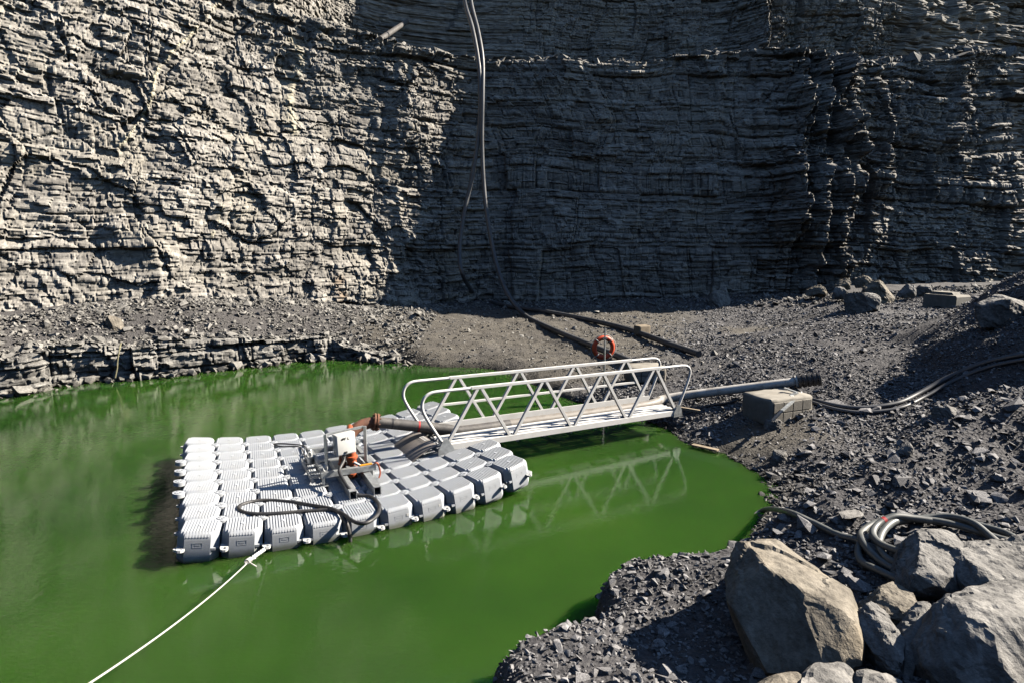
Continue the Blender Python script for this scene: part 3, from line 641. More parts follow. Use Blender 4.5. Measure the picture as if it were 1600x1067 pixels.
part(vb, 'valve', M['galv'], fr, 40)

# cable running from the box over the dock and into the water
cpx = [(530, 735, .30), (537, 750, .22), (544, 761, .16), (558, 772, .06), (579, 775, .03), (591, 785, .03), (593, 795, .03), (588, 806, .03), (573, 816, .03), (555, 815, .03), (534, 801, .05), (518, 796, .03), (476, 798, .03), (424, 802, .03),
       (387, 801, .03), (373, 794, .03), (380, 787, .03), (408, 781, .03), (450, 783, .03), (489, 789, .03), (521, 795, .05), (536, 806, .03)]
cpts = [bc + BM @ Vector((-.05, -.01, -.19)), bc + BM @ Vector((-.045, -.03, -.26))] + [DK(px, py, dz) for px, py, dz in cpx]
e_ = idock(541, 816, .02); cpts += [dock(e_[0], .02, .01), dock(e_[0] + .03, -.07, -.06), dock(e_[0] + .05, -.10, -.25), dock(e_[0] + .06, -.11, -.6)]
solo(MB().tube(catmull(cpts, 6), .026, 10), 'power_cable', M['rubber'], 'black power cable looping across the floating dock from the white control box into the water', 'cable', smooth=60)
c2 = [Q(UL - .1, 2.2, .14), DK(478, 698, .03), DK(452, 693, .03), DK(428, 693, .03), DK(440, 697, .03), DK(470, 699, .03), Q(UL - .15, 2.0, .10)]
solo(MB().tube(catmull(c2, 6), .012, 6), 'thin_cable', M['rubber'], 'thin black cable in a narrow loop behind the pump skid on the dock', 'cable', smooth=60)

# ------------------------------------------------------------------ gangway
GA = Vector((-1.17, 10.65, .50)); GB = Vector((3.50, 13.2, .43)); GD = (GB - GA); GL = GD.length; GD.normalize()
GN = Vector((-GD.y, GD.x, 0)).normalized(); GU = GD.cross(GN)
if GU.z < 0: GU = -GU
def gp(s, v, z): return GA + GD * s + GN * v + GU * z
gw = thing('gangway', gp(GL / 2, .47, -.1), 'aluminium truss gangway with looped handrails from the dock to the shore', 'gangway')
RH = 1.0; WD = .95; NB = 4; bay = GL / NB
for v0 in (0.0, WD):
    rail = [gp(-.02, v0, .06), gp(-.17, v0, .30), gp(-.32, v0, .55), gp(-.40, v0, .74), gp(-.37, v0, .90), gp(-.25, v0, .985), gp(-.05, v0, RH), gp(.4, v0, RH), gp(GL - .4, v0, RH), gp(GL + .05, v0, RH), gp(GL + .24, v0, .97), gp(GL + .32, v0, .86), gp(GL + .28, v0, .68), gp(GL + .13, v0, .33), gp(GL + .0, v0, .05)]
    part(MB().tube(catmull(rail, 7), .028, 10), 'handrail', M['alu'], gw, 60)
    part(MB().bar(gp(.5, v0, RH + .003), gp(GL - .5, v0, RH + .003), .062, .055, bev=.006), 'top_chord', M['alu'], gw)
    part(MB().bar(gp(-.08, v0, 0), gp(GL + .04, v0, 0), .07, .11, bev=.006), 'bottom_chord', M['alu'], gw)
    for k_ in range(NB):
        part(MB().bar(gp(k_ * bay + .05, v0, .05), gp(k_ * bay + bay / 2 - .04, v0, RH - .02), .055, .055, up=GN, bev=.004), 'brace', M['alu'], gw)
        part(MB().bar(gp(k_ * bay + bay / 2 + .04, v0, RH - .02), gp((k_ + 1) * bay - .05, v0, .05), .055, .055, up=GN, bev=.004), 'brace', M['alu'], gw)
part(MB().bar(gp(.33, WD, .50), gp(GL - .33, WD, .50), .04, .045, bev=.004), 'mid_rail', M['alu'], gw)
part(MB().bar(gp(.0, WD - .05, .11), gp(GL, WD - .05, .11), .02, .13, bev=.003), 'toe_board', M['alu'], gw)
for k_ in range(4): part(MB().bar(gp(-.02, .085 + k_ * .118, .05), gp(GL, .085 + k_ * .118, .05), .066, .045, bev=.005), 'deck_plank', M['alu'], gw)
ns = 44
for k_ in range(ns):
    s0 = .1 + (GL - .2) * k_ / (ns - 1); part(MB().bar(gp(s0, .70, .05), gp(s0, WD - .06, .05), .075, .02), 'deck_slat', M['wood'], gw)  # board brown here stands in for the shade along the slats
for k_ in range(9):
    s0 = GL * (k_ + .5) / 9; part(MB().bar(gp(s0, .036, -.078), gp(s0, WD - .036, -.078), .05, .05), 'cross_beam', M['alu'], gw)
for v0 in (-.045, WD + .045):
    tri = MB(); Mx = Matrix((GD, GU, GN)).transposed().to_4x4(); Mx.translation = gp(0, v0, 0)
    tri.prism([(-.13, -.19), (.16, -.19), (.16, -.02), (.05, .16), (-.03, .16), (-.13, -.02)], -.008, .008, Mx); bk = part(tri, 'foot_plate', M['galv'], gw)
    part(MB().bar(gp(-.15, v0, -.165), gp(.18, v0, -.165), .09, .03), 'foot_skid', M['alu'], bk)
    tri = MB(); Mx = Mx.copy(); Mx.translation = gp(GL, v0, 0); tri.prism([(-.12, -.08), (.12, -.08), (.09, .05), (.04, .17), (-.03, .17), (-.12, .02)], -.008, .008, Mx); part(tri, 'shore_plate', M['galv'], gw)
fl = MB(); nfl = 9; V = []
for i in range(nfl + 1):
    t = i / nfl; s0 = -.10 - .52 * t; z0 = .035 - .235 * (t ** 1.6) * 1.05
    for v0 in (.03, WD + .1): 
        V += [gp(s0, v0, z0 + .006), gp(s0, v0, z0 - .006)]
Fc = []
for i in range(nfl):
    a = i * 4; b = a + 4; Fc += [(a, a + 2, b + 2, b), (a + 1, b + 1, b + 3, a + 3), (a, b, b + 1, a + 1), (a + 2, a + 3, b + 3, b + 2)]
Fc += [(0, 1, 3, 2), (nfl * 4, nfl * 4 + 2, nfl * 4 + 3, nfl * 4 + 1)]; fl.add(V, Fc); flo = part(fl, 'ramp_flap', M['flap'], gw, 40)
for k_ in range(4):
    v0 = .42 + k_ * .07; part(MB().bar(gp(-.13, v0, .048), gp(-.22, v0, .036), .02, .006), 'hinge_leaf', M['alu'], flo)

# ------------------------------------------------------------------ discharge pipe: elbow, flange, pipe along the gangway, steel pipe to the bank
dp = thing('discharge_pipe', (0, 12, .4), 'steel discharge pipe with rusty elbow running along the gangway to a ribbed coupling on shore', 'pipe')
f0 = P(588, 659, .86); f1 = gp(.6, .60, .06); f2 = gp(GL - .5, .585, .055); f3 = P(1246, 596, 1.06)
f1b = gp(GL + .5, .60, .15)
el = catmull([f0, f0 + Vector((-.12, -.055, .0)), f0 + Vector((-.26, -.14, -.03)), f0 + Vector((-.38, -.24, -.12)), f0 + Vector((-.44, -.32, -.26)), f0 + Vector((-.46, -.37, -.46))], 6)
elo = part(MB().tube(el, .10, 18), 'elbow', M['rust'], dp, 50)
ax = (f1 - f0).normalized()
flo_ = part(lathe(lathe(MB(), f0 - ax * .05, ax, [(0, .155), (.03, .155), (.03, .10)], 20), f0 + ax * .0, ax, [(0, .155), (.03, .155), (.03, .10)], 20), 'flange', M['rust'], dp, 40)
for k_ in range(8):
    a = k_ * math.pi / 4; xx = ax.orthogonal().normalized(); yy = ax.cross(xx); c = f0 + (xx * math.cos(a) + yy * math.sin(a)) * .132
    part(MB().tube([c - ax * .075, c + ax * .06], .014, 6), 'flange_bolt', M['rust'], flo_)
seg = catmull([f0 + ax * .03, f0 + ax * .5, f1 - ax * .3, f1, gp(1.6, .60, .055)], 8)
part(MB().tube(seg, .098, 18), 'dark_hose', M['darkpipe'], dp, 50)
for t_ in (.12, .34): part(lathe(MB(), f0 + ax * t_ * 2.2, ax, [(0, .098), (.0, .1005), (.03, .1005), (.03, .098)], 18), 'hose_band', M['red' if t_ > .3 else 'rubber'], dp, 40)
pth = catmull([gp(1.6, .60, .055), f2, f1b, f3], 10); k1_ = 16
part(MB().tube(pth[:k1_ + 1], .0975, 18), 'deck_pipe', M['deckpipe'], dp, 50)
part(MB().tube(pth[k1_:], .1, 18), 'steel_pipe', M['steelpipe'], dp, 50)
axc = (f3 - f1b).normalized(); prof = [(0, .1), (0, .15), (.05, .15), (.05, .115)]
for k_ in range(4): prof += [(.09 + k_ * .1, .118), (.10 + k_ * .1, .142), (.15 + k_ * .1, .142), (.16 + k_ * .1, .118)]
part(lathe(MB(), f3, axc, prof, 20), 'ribbed_coupling', M['rubber'], dp, 40)
part(lathe(MB(), f3 - axc * .05, axc, [(0, .099), (0, .14), (.045, .14), (.045, .099)], 20), 'pipe_collar', M['steelpipe'], dp, 40)

# ------------------------------------------------------------------ life ring on its post
rc = DY(943, 543, 15.9); gz0 = tz(rc.x, rc.y)
tor = MB(); V = []; Fc = []; n1, n2 = 40, 12; R1, R2 = .245, .062
RX = Vector((.97, .24, 0)).normalized(); RY = Vector((0, 0, 1)); RZ = RX.cross(RY)
for i in range(n1):
    a = 2 * math.pi * i / n1
    for j in range(n2):
        b = 2 * math.pi * j / n2; r_ = R1 + R2 * math.cos(b)
        V.append(tuple(rc + RX * r_ * math.cos(a) + RY * r_ * math.sin(a) + RZ * R2 * .8 * math.sin(b)))
for i in range(n1):
    for j in range(n2): Fc.append((i * n2 + j, ((i + 1) % n1) * n2 + j, ((i + 1) % n1) * n2 + (j + 1) % n2, i * n2 + (j + 1) % n2))
tor.add(V, Fc); lr_o = thing('life_ring', rc - Vector((0, 0, .31)), 'orange life ring hanging on a thin post behind the gangway', 'life ring')
part(tor, 'ring', M['ring'], lr_o, 60)
for k_ in range(4):
    a0 = math.pi / 4 + k_ * math.pi / 2
    pts = [rc + RX * (R1 + .075 + .02 * math.sin(t * math.pi)) * math.cos(a0 + t * math.pi / 2) + RY * (R1 + .075 + .015 * math.sin(t * math.pi)) * math.sin(a0 + t * math.pi / 2) for t in np.linspace(0, 1, 9)]
    part(MB().tube(pts, .008, 6), 'grab_line', M['rope'], lr_o, 60)
    bnd = [rc + (RX * math.cos(a0) + RY * math.sin(a0)) * (R1 + .066 * math.cos(b)) + RZ * .056 * math.sin(b) for b in np.linspace(0, 2 * math.pi, 13)]
    part(MB().tube(bnd, .012, 6), 'band', M['rope'], lr_o, 60)
pst = rc - RZ * -.085 if RZ.y < 0 else rc + RZ * .085
po = thing('ring_post', (pst.x, pst.y, gz0), 'thin grey post carrying the life ring', 'post')
part(MB().tube([(pst.x, pst.y, gz0 - .2), (pst.x, pst.y, rc.z + .50)], .022, 8), 'pole', M['galv'], po, 50)
part(MB().box((pst.x, pst.y, rc.z + .25), (.12, .03, .04), bev=.004), 'hook_plate', M['galv'], po)

# ------------------------------------------------------------------ mooring rope and chain
r0 = dock(.97, -.10, -.21); rend = DY(-60, 1190, 2.6); kn = r0.lerp(rend, .105)
ch = thing('chain', r0, 'short galvanised chain from the near edge of the dock to the white rope', 'chain')
nk = 13; dv = (kn - r0) / nk; lx = dv.normalized(); ly = Vector((0, 0, 1)).cross(lx).normalized(); lz = lx.cross(ly)
for k_ in range(nk):
    c = r0 + dv * (k_ + .5); sidev = ly if k_ % 2 else lz
    lp_ = [c + lx * dv.length * .72 * math.cos(t) + sidev * .022 * math.sin(t) for t in np.linspace(0, 2 * math.pi, 11)]
    part(MB().tube(lp_, .0085, 6, cap=False), 'chain_link', M['lug'], ch, 60)
rp = MB(); pts = []
for t in np.linspace(0, 1, 60):
    q = kn.lerp(rend, t); q.z -= .10 * 4 * t * (1 - t); pts.append(q)
rp.tube(pts, .0075, 8)
lpk = [kn + lx * .02 + lx * -.05 * math.cos(a) + ly * .035 * math.sin(a) for a in np.linspace(0, 2 * math.pi, 13)]; rp.tube(lpk, .011, 6)
for k_ in range(5): 
    c = kn + lx * (.10 + .035 * k_); rp.tube([c + ly * .024 * math.cos(a) + lz * .024 * math.sin(a) for a in np.linspace(0, 2 * math.pi, 9)], .010, 6)
rp.tube([kn + lx * .2, kn + lx * .22 + ly * .05 - lz * .03, kn + lx * .18 + ly * .09 - lz * .07], .008, 6)
solo(rp, 'mooring_rope', M['rope'], 'taut white mooring rope running from the dock to the lower left', 'rope', smooth=60)

# ------------------------------------------------------------------ pipes coming down the cliff
def cliffpipe(up, gr, label):
    pts = [DY(px, py, Y) for px, py, Y in up] + [G(px, py, .11) for px, py in gr]
    solo(MB().tube(catmull(pts, 8), .10, 12), 'cliff_pipe', M['polypipe'], label, 'pipe', 'black pipes down the cliff', smooth=60)
cliffpipe([(722, -30, 34.0), (728, 10, 33.2), (738, 45, 32.4), (747, 92, 31.7), (750, 130, 31.4), (749, 200, 31.3), (738, 275, 31.1), (726, 330, 30.9), (718, 390, 30.5), (724, 432, 30.1)],
          [(748, 464), (790, 478), (850, 487), (920, 500), (985, 516), (1045, 537), (1092, 553)], 'rear black pipe from the cliff, bowing left before it meets the ground')
cliffpipe([(731, -30, 34.0), (737, 10, 33.2), (747, 50, 32.4), (754, 95, 31.7), (754, 150, 31.3), (753, 220, 31.2), (756, 290, 31.0), (763, 350, 30.7), (775, 410, 30.3), (791, 455, 29.0)],
          [(818, 491), (862, 514), (925, 540), (965, 556), (1000, 571)], 'front black pipe from the cliff, ending on the mud behind the life ring')
g0 = G(1003, 521, .05)
solo(MB().box(g0 + Vector((0, 0, .12)), (.5, .35, .35), Matrix.Rotation(.5, 3, 'Z'), .05), 'wooden_chock', M['wood'], 'pale wooden chock against the rear black pipe on the mud flat', 'chock')
def on_cliff(px, py):
    m = (VX.ravel() > -12) & (VX.ravel() < 2); q = np.c_[VX.ravel()[m], VY.ravel()[m], VZ.ravel()[m] - .3]; zz = q[:, 2] - CAMH; zc = q[:, 1] * CP - zz * SP; yc = q[:, 1] * SP + zz * CP
    dd = np.hypot(800 + FPX * q[:, 0] / zc - px, 533.5 - FPX * yc / zc - py) + zc * .15; return q[np.argmin(dd)][1]
solo(MB().tube([DY(594, 62, on_cliff(594, 62) - .1), DY(636, 34, on_cliff(636, 34) - .1)], .13, 10), 'steel_tube', M['darkpipe'], 'dark steel tube lying against the sunlit ledge high on the left cliff', 'tube', smooth=50)

# black twin hoses on the right slope
hp = [(1222, 606), (1262, 621), (1300, 632), (1345, 637), (1400, 630), (1440, 612), (1480, 590), (1540, 566), (1620, 550)]
solo(MB().tube(catmull([P(1236, 604, .95)] + [G(px, py, .06) for px, py in hp[1:]], 8), .05, 10), 'slope_hose', M['polypipe'], 'upper of two black hoses lying up the right gravel slope from the coupling', 'hose', 'black hoses on the right slope', smooth=60)
solo(MB().tube(catmull([G(px + 6, py + 7, .05) for px, py in hp[1:]], 8), .04, 10), 'slope_hose', M['polypipe'], 'black hose on the right gravel slope, the lower of two', 'hose', 'black hoses on the right slope', smooth=60)
solo(MB().tube(catmull([G(1075, 645, .03), G(1105, 634, .04), G(1140, 628, .05), G(1160, 620, .08)], 8), .025, 8), 'thin_cable', M['rubber'], 'thin black cable on the earth below the steel pipe beside the gangway', 'cable', smooth=60)

# grey hose coil on the near right slope
cc = P(1482, 846, 1.0); cp_ = [G(1150, 850, -.1), G(1166, 815, .05), G(1195, 796, .07), G(1230, 799, .07), G(1270, 816, .06), G(1310, 835, .05), G(1350, 849, .05)]
cp_[0].z = -.15
def gl_(x, y, dz): return Vector((x, y, tz(x, y) + dz))
k_ = 0
for a in np.arange(math.radians(215), math.radians(215) - 2 * math.pi * 3.4, -math.pi / 9):
    rr = .70 - .035 * k_ / 18 * 1.6 + .05 * math.sin(k_ * .9) + .03 * math.sin(k_ * .37 + 1); ox = .05 * math.sin(k_ * .21)
    cp_.append(gl_(cc.x + ox + 1.12 * rr * math.cos(a), cc.y + rr * math.sin(a) + .02 * k_ / 18, .06 + .035 * k_ / 18 + .02 * math.sin(k_ * 1.3))); k_ += 1
co = thing('hose_coil', (cc.x, cc.y, tz(cc.x, cc.y)), 'coil of thick grey hose on the gravel slope with its tail running to the water', 'hose')
cpath = catmull(cp_, 6); part(MB().tube(cpath, .038, 12), 'hose', M['greyhose'], co, 60)
im = int(np.argmin([np.linalg.norm(pj(q) - np.array((1378, 797))) for q in cpath]))
part(MB().tube(cpath[im - 1:im + 1], .0392, 12), 'red_band', M['red'], co, 60)

# ------------------------------------------------------------------ concrete blocks, plank, bracket
def cblock(name, corner, e1, l1, l2, h_, label, panels=True):
    e1 = Vector(e1).normalized(); e2 = Vector((-e1.y, e1.x, 0)); t = thing(name, corner, label, 'concrete block')
    c = Vector(corner) + e1 * l1 / 2 + e2 * l2 / 2 + Vector((0, 0, h_ / 2)); Rm = Matrix((e1, e2, Vector((0, 0, 1)))).transposed()
    b = MB(); bm = bmesh.new(); bmesh.ops.create_cube(bm, size=1, matrix=Matrix.Diagonal((l1, l2, h_, 1))); bmesh.ops.bevel(bm, geom=bm.edges[:], offset=.05, segments=2, affect='EDGES', profile=.4)
    bmesh.ops.subdivide_edges(bm, edges=[e for e in bm.edges if e.calc_length() > .2], cuts=5, use_grid_fill=True)
    for v in bm.verts:
        n_ = math.sin(v.co.x * 13 + v.co.z * 7) * math.sin(v.co.y * 11 + v.co.z * 17) * .012 + random.uniform(-.004, .004); v.co += v.co.normalized() * n_
    bm.verts.index_update(); b.add([tuple(Rm @ v.co + c) for v in bm.verts], [tuple(v.index for v in f.verts) for f in bm.faces]); bm.free()
    part(b, 'block', M['concrete'], t, 35)
    if panels:
        nx_ = 4
        for i in range(nx_):
            for j in range(2):
                pc = Vector(corner) + e1 * (.07 + (l1 - .14) * (i + .5) / nx_) + e2 * -.006 + Vector((0, 0, .06 + (h_ - .12) * (j + .5) / 2))
                part(MB().box(pc, ((l1 - .14) / nx_ - .018, .035, (h_ - .12) / 2 - .018), Rm, .006), 'panel', M['concrete'], t)
    return t
kb = P(1202, 668, .36)
cblock('concrete_block', kb, (.92, .39, 0), 1.15, .80, .56, 'concrete block under the steel pipe beside the shore end of the gangway')
cblock('concrete_block', P(985, 600, .42), (.96, .1, 0), .95, .7, .42, 'concrete block on the bank behind the gangway handrails')
bq = P(1441, 481, 1.38); bd = (P(1493, 486, 1.38) - bq).normalized(); wl_ = (P(1493, 486, 1.38) - bq).length
bt = thing('concrete_barrier', bq, 'pale concrete barrier block with an arched notch beside the far boulders', 'concrete block')
Mx = Matrix((bd, Vector((0, 0, 1)), bd.cross(Vector((0, 0, 1))))).transposed().to_4x4(); Mx.translation = bq - Vector((0, 0, .12))
part(MB().prism([(0, 0), (wl_ * .27, 0), (wl_ * .33, .16), (wl_ * .4, .22), (wl_ * .62, .22), (wl_ * .7, .16), (wl_ * .76, 0), (wl_, 0), (wl_, .62), (wl_ - .05, .68), (.05, .68), (0, .62)], -.85, 0, Mx), 'block', M['concrete'], bt)
part(MB().prism([(.12, .68), (wl_ - .25, .68), (wl_ - .32, .78), (.18, .78)], -.65, -.2, Mx), 'raised_key', M['concrete'], bt)
b0 = P(1215, 664, .5)
ab = MB(); Mb = [P(1208, 655, .60), P(1222, 640, .78), P(1243, 622, .86), P(1236, 616, .92), P(1246, 612, .95), P(1226, 605, 1.0)]
for i in range(len(Mb) - 1): ab.bar(Mb[i] + Vector((-.03, -.06, 0)), Mb[i + 1] + Vector((-.03, -.06, 0)), .06, .03)
solo(ab, 'angle_bracket', M['galv'], 'bent grey steel bracket leaning on the concrete block under the pipe', 'bracket')
solo(MB().bar(P(1082, 694, .05), P(1122, 703, .05), .11, .03, bev=.004), 'plank', M['wood'], 'short wooden plank floating at the shore beside the gangway foot', 'plank')
solo(MB().bar(P(1058, 636, .48), P(1094, 642, .40), .07, .05, bev=.004), 'shore_plank', M['wood'], 'short board under the shore end of the gangway', 'plank')
og = P(186, 570, .6); gl2 = [DY(189, 536, 18.25), DY(187, 545, 18.1), DY(184, 560, 18.0), DY(183, 575, 17.95), DY(180, 590, 17.9)]
solo(MB().tube(catmull(gl2, 6), .02, 6), 'old_rope', M['stain'], 'faded yellow rope hanging down the rock ledge on the left shore', 'rope', smooth=60)

# ------------------------------------------------------------------ boulders
def hull_boulder(name, pts, mat, label, seed, cat='boulder', group=None, cuts=5, amp=.03, strata=0.0):
    bm = bmesh.new()
    for q in pts: bm.verts.new(q)
    r_ = bmesh.ops.convex_hull(bm, input=bm.verts[:]); bmesh.ops.delete(bm, geom=[g for g in r_['geom_interior'] if isinstance(g, bmesh.types.BMVert)], context='VERTS')
    ext = max(max(v.co[i] for v in bm.verts) - min(v.co[i] for v in bm.verts) for i in range(3))
    bmesh.ops.triangulate(bm, faces=bm.faces[:])
    for it in range(cuts):
        lim = ext / (3 * 1.9 ** it); ed = [e for e in bm.edges if e.calc_length() > lim]
        if ed: bmesh.ops.subdivide_edges(bm, edges=ed, cuts=1); bmesh.ops.triangulate(bm, faces=[f for f in bm.faces if len(f.verts) > 3])
        if it == 1: bmesh.ops.smooth_vert(bm, verts=bm.verts[:], factor=.12, use_axis_x=True, use_axis_y=True, use_axis_z=True)
    rc_ = random.Random(seed + 400); cen = sum((v.co for v in bm.verts), Vector()) / len(bm.verts)
    for _ in range(14):                                                        # chips broken off along flat planes
        n_ = Vector((rc_.gauss(0, 1), rc_.gauss(0, 1), rc_.gauss(.3, .8))).normalized(); mx = max((v.co - cen).dot(n_) for v in bm.verts); cut = mx - ext * rc_.uniform(.015, .055)
        for v in bm.verts:
            q = (v.co - cen).dot(n_)
            if q > cut: v.co -= n_ * (q - cut)
    bm.normal_update(); co = np.array([v.co for v in bm.verts]); no = np.array([v.normal for v in bm.verts])
    f = 1.0 / ext
    def n3(k, sd): return fbm(co[:, 0] * k + co[:, 2] * .7 * k, co[:, 1] * k - co[:, 2] * .6 * k, sd, 3)
    d = n3(3.2 * f, seed) * amp * ext * 1.1 + n3(9 * f, seed + 3) * amp * ext * .45 + n3(26 * f, seed + 5) * amp * ext * .22
    pl = np.floor((co @ np.array([.35, .25, .9]) + n3(4 * f, seed + 9) * .06 * ext) / (ext * .055)); d += (hsh(pl.astype(int), np.full(len(pl), seed)) - .5) * strata * ext
    pa = co[:, 0] + .45 * co[:, 2] + n3(5 * f, seed + 21) * .05 * ext; pb = co[:, 1] - .55 * co[:, 2] + n3(5 * f, seed + 22) * .05 * ext
    for cell, am in ((.42, .028), (.17, .009)):
        hh_, tt_, gg_ = worley(pa, pb, ext * cell, ext * cell * .7, seed + 31); d += ((hh_ - .5) * am * .15 + tt_ * am * .9) * ext * (amp / .03)
    co = co + no * d[:, None]; o = Vector((co[:, 0].mean(), co[:, 1].mean(), co[:, 2].min())); bm.verts.index_update()
    V = co - np.array(o); Fc = np.array([[v.index for v in g.verts] for g in bm.faces]); bm.free()
    ob = mesh_np(name, V, Fc, mat); ob.location = o; return tag(ob, label, cat, group)
def pxl(l): return [DY(*q) for q in l]
BG = 'boulders in the foreground'
hull_boulder('boulder', pxl([(1150, 838, 5.75), (1200, 828, 6.0), (1242, 848, 5.8), (1332, 915, 5.15), (1352, 945, 5.0), (1342, 988, 4.6), (1265, 945, 4.75), (1190, 882, 5.2), (1138, 858, 5.5), (1129, 892, 5.38), (1133, 945, 5.1), (1158, 1000, 4.85), (1195, 1052, 4.62), (1300, 1060, 4.5), (1345, 1038, 4.55)])
             + [(2.4, 6.3, .5), (3.0, 5.9, .5), (3.0, 5.0, .4), (2.1, 4.9, .35)], M['boulder'], 'largest tan boulder, its flat sunlit top sloping right, foreground centre right', 1, group=BG, strata=0, amp=.022)
hull_boulder('boulder', pxl([(1463, 951, 4.6), (1490, 928, 4.85), (1560, 910, 5.0), (1620, 900, 5.1), (1690, 930, 5.0), (1670, 1003, 4.2), (1590, 1012, 4.15), (1520, 968, 4.4), (1448, 962, 4.62), (1444, 1012, 4.42), (1470, 1055, 4.22), (1530, 1095, 4.07), (1690, 1115, 4.0)])
             + [(3.6, 5.3, .7), (4.7, 5.2, .7), (3.0, 4.6, .6), (4.5, 4.2, .6)], M['greyboulder'], 'big grey boulder with rough sunlit top in the lower right corner', 2, group=BG, strata=0, amp=.03)
hull_boulder('boulder', pxl([(1427, 832, 5.85), (1450, 820, 6.1), (1490, 826, 6.0), (1504, 850, 5.75), (1504, 893, 5.45), (1478, 908, 5.3), (1450, 907, 5.3), (1424, 897, 5.4)])
             + [(3.9, 6.25, .85), (4.4, 6.15, .85), (4.2, 5.4, .75), (3.55, 5.5, .75)], M['greyboulder'], 'upright squarish grey rock standing in front of the hose coil', 3, group=BG, strata=0)
hull_boulder('boulder', pxl([(1503, 853, 5.6), (1540, 836, 5.8), (1600, 822, 5.9), (1670, 826, 5.8), (1680, 900, 5.3), (1590, 908, 5.2), (1512, 900, 5.25)])
             + [(4.1, 6.1, .9), (5.2, 6.1, .9), (5.0, 5.3, .8), (4.0, 5.2, .8)], M['greyboulder'], 'low dark boulder at the right edge behind the corner boulder', 4, group=BG, amp=.04)
hull_boulder('boulder', pxl([(1354, 931, 5.0), (1385, 946, 4.95), (1414, 1003, 4.65), (1406, 1042, 4.45), (1380, 1036, 4.5), (1345, 992, 4.75), (1334, 975, 4.85)])
             + [(2.9, 5.2, .6), (3.2, 5.1, .6), (3.0, 4.6, .5)], M['greyboulder'], 'pointed slab wedged beside the largest tan boulder', 5, group=BG, strata=.02)
hull_boulder('boulder', pxl([(1255, 1047, 4.4), (1290, 1021, 4.6), (1335, 1032, 4.55), (1342, 1080, 4.2), (1250, 1090, 4.1)]) + [(2.0, 4.5, .5), (2.7, 4.6, .5), (2.4, 4.0, .5)], M['greyboulder'],
             'small rounded rock at the bottom edge below the largest boulder', 6, group=BG, amp=.04, cuts=3)
hull_boulder('boulder', pxl([(1196, 1060, 4.4), (1215, 1043, 4.5), (1252, 1042, 4.5), (1262, 1090, 4.1), (1190, 1095, 4.1)]) + [(1.7, 4.5, .5), (2.1, 4.5, .5)], M['boulder'],
             'small tan rock at the bottom edge, left of the small rounded one', 7, group=BG, amp=.03, cuts=3)
hull_boulder('boulder', pxl([(1376, 915, 5.4), (1400, 905, 5.5), (1435, 925, 5.3), (1445, 955, 5.0), (1410, 965, 4.95), (1378, 945, 5.15)]) + [(3.1, 5.4, .7), (3.5, 5.3, .7), (3.4, 4.9, .65)], M['boulder'],
             'flat broken slab lying between the tan boulder and the corner boulder', 8, group=BG, strata=.015, cuts=4)
hull_boulder('boulder', pxl([(1408, 965, 4.95), (1450, 925, 5.1), (1462, 960, 4.9), (1446, 1030, 4.5), (1415, 1015, 4.6)]) + [(3.0, 4.9, .6), (3.3, 4.8, .6), (3.0, 4.4, .5)], M['greyboulder'],
             'dark broken rock tucked against the left side of the corner boulder', 9, group=BG, strata=.015, cuts=4)
hull_boulder('boulder', pxl([(1350, 1045, 4.4), (1375, 1040, 4.45), (1400, 1050, 4.4), (1420, 1090, 4.1), (1345, 1090, 4.1)]) + [(2.4, 4.4, .5), (2.8, 4.4, .5)], M['greyboulder'],
             'small dark rock at the bottom edge under the pointed slab', 10, group=BG, amp=.05, cuts=3)
hull_boulder('boulder', pxl([(1308, 797, 7.05), (1345, 793, 7.15), (1352, 805, 6.9), (1330, 809, 6.75), (1310, 806, 6.8)]) + [G(1330, 803) - Vector((0, 0, .05))], M['greyboulder'],
             'flat pale slab on the gravel left of the hose coil', 11, 'stone', 'flat stones by the coil', cuts=2)
def far_boulder(px0, px1, py0, py1, mat, label, seed, tilt=0.0, Y=None, strata=.02, cuts=4, group='boulders by the far cliff', sink=.1):
    g = G((px0 + px1) / 2, py1, 0) if Y is None else DY((px0 + px1) / 2, py1, Y)
    sc = g.y / FPX * 1.01; w_ = (px1 - px0) * sc; h_ = (py1 - py0) * sc; r = random.Random(seed); pts = []
    for i in range(13):
        a = i * 2.4 + r.uniform(-.5, .5); ph = r.uniform(-1, 1); c_ = math.sqrt(1 - ph * ph) ** .7
        x = w_ / 2 * c_ * math.cos(a); y = w_ * .42 * c_ * math.sin(a); z = h_ * (.45 + .55 * ph)
        pts.append((g.x + x + tilt * (z - h_ * .5), g.y + w_ * .3 + y, g.z - sink + z * (1 + sink / h_)))
    for z_, sx_ in ((0, -1), (0, 1)): pts.append((g.x + sx_ * w_ * .45, g.y + w_ * .2, g.z - sink))
    return hull_boulder('boulder', pts, mat, label, seed + 50, 'boulder', group, cuts=cuts, strata=strata)
far_boulder(1326, 1386, 446, 489, M['greyboulder'], 'smooth grey boulder leaning left, largest by the far cliff', 21, tilt=-.5)
far_boulder(1352, 1412, 437, 476, M['boulder'], 'pale rough boulder directly behind the leaning one by the far cliff', 22, Y=27.5, strata=.05)
far_boulder(1306, 1334, 432, 450, M['boulder'], 'small pale boulder left of the leaning one at the far cliff foot', 23, Y=30)
far_boulder(1338, 1368, 431, 448, M['boulder'], 'small pale boulder above the leaning one at the far cliff foot', 24, Y=30.2)
far_boulder(1406, 1436, 442, 463, M['greyboulder'], 'small grey boulder between the rough boulder and the concrete barrier', 25, Y=28)
far_boulder(1434, 1466, 444, 460, M['greyboulder'], 'low grey boulder just behind the concrete barrier', 26, Y=28.5)
far_boulder(1540, 1630, 457, 507, M['greyboulder'], 'grey boulder on the gravel bench at the right edge', 27, Y=None)
far_boulder(1302, 1330, 448, 466, M['greyboulder'], 'small dark boulder at the left foot of the leaning one', 28, Y=28.5)
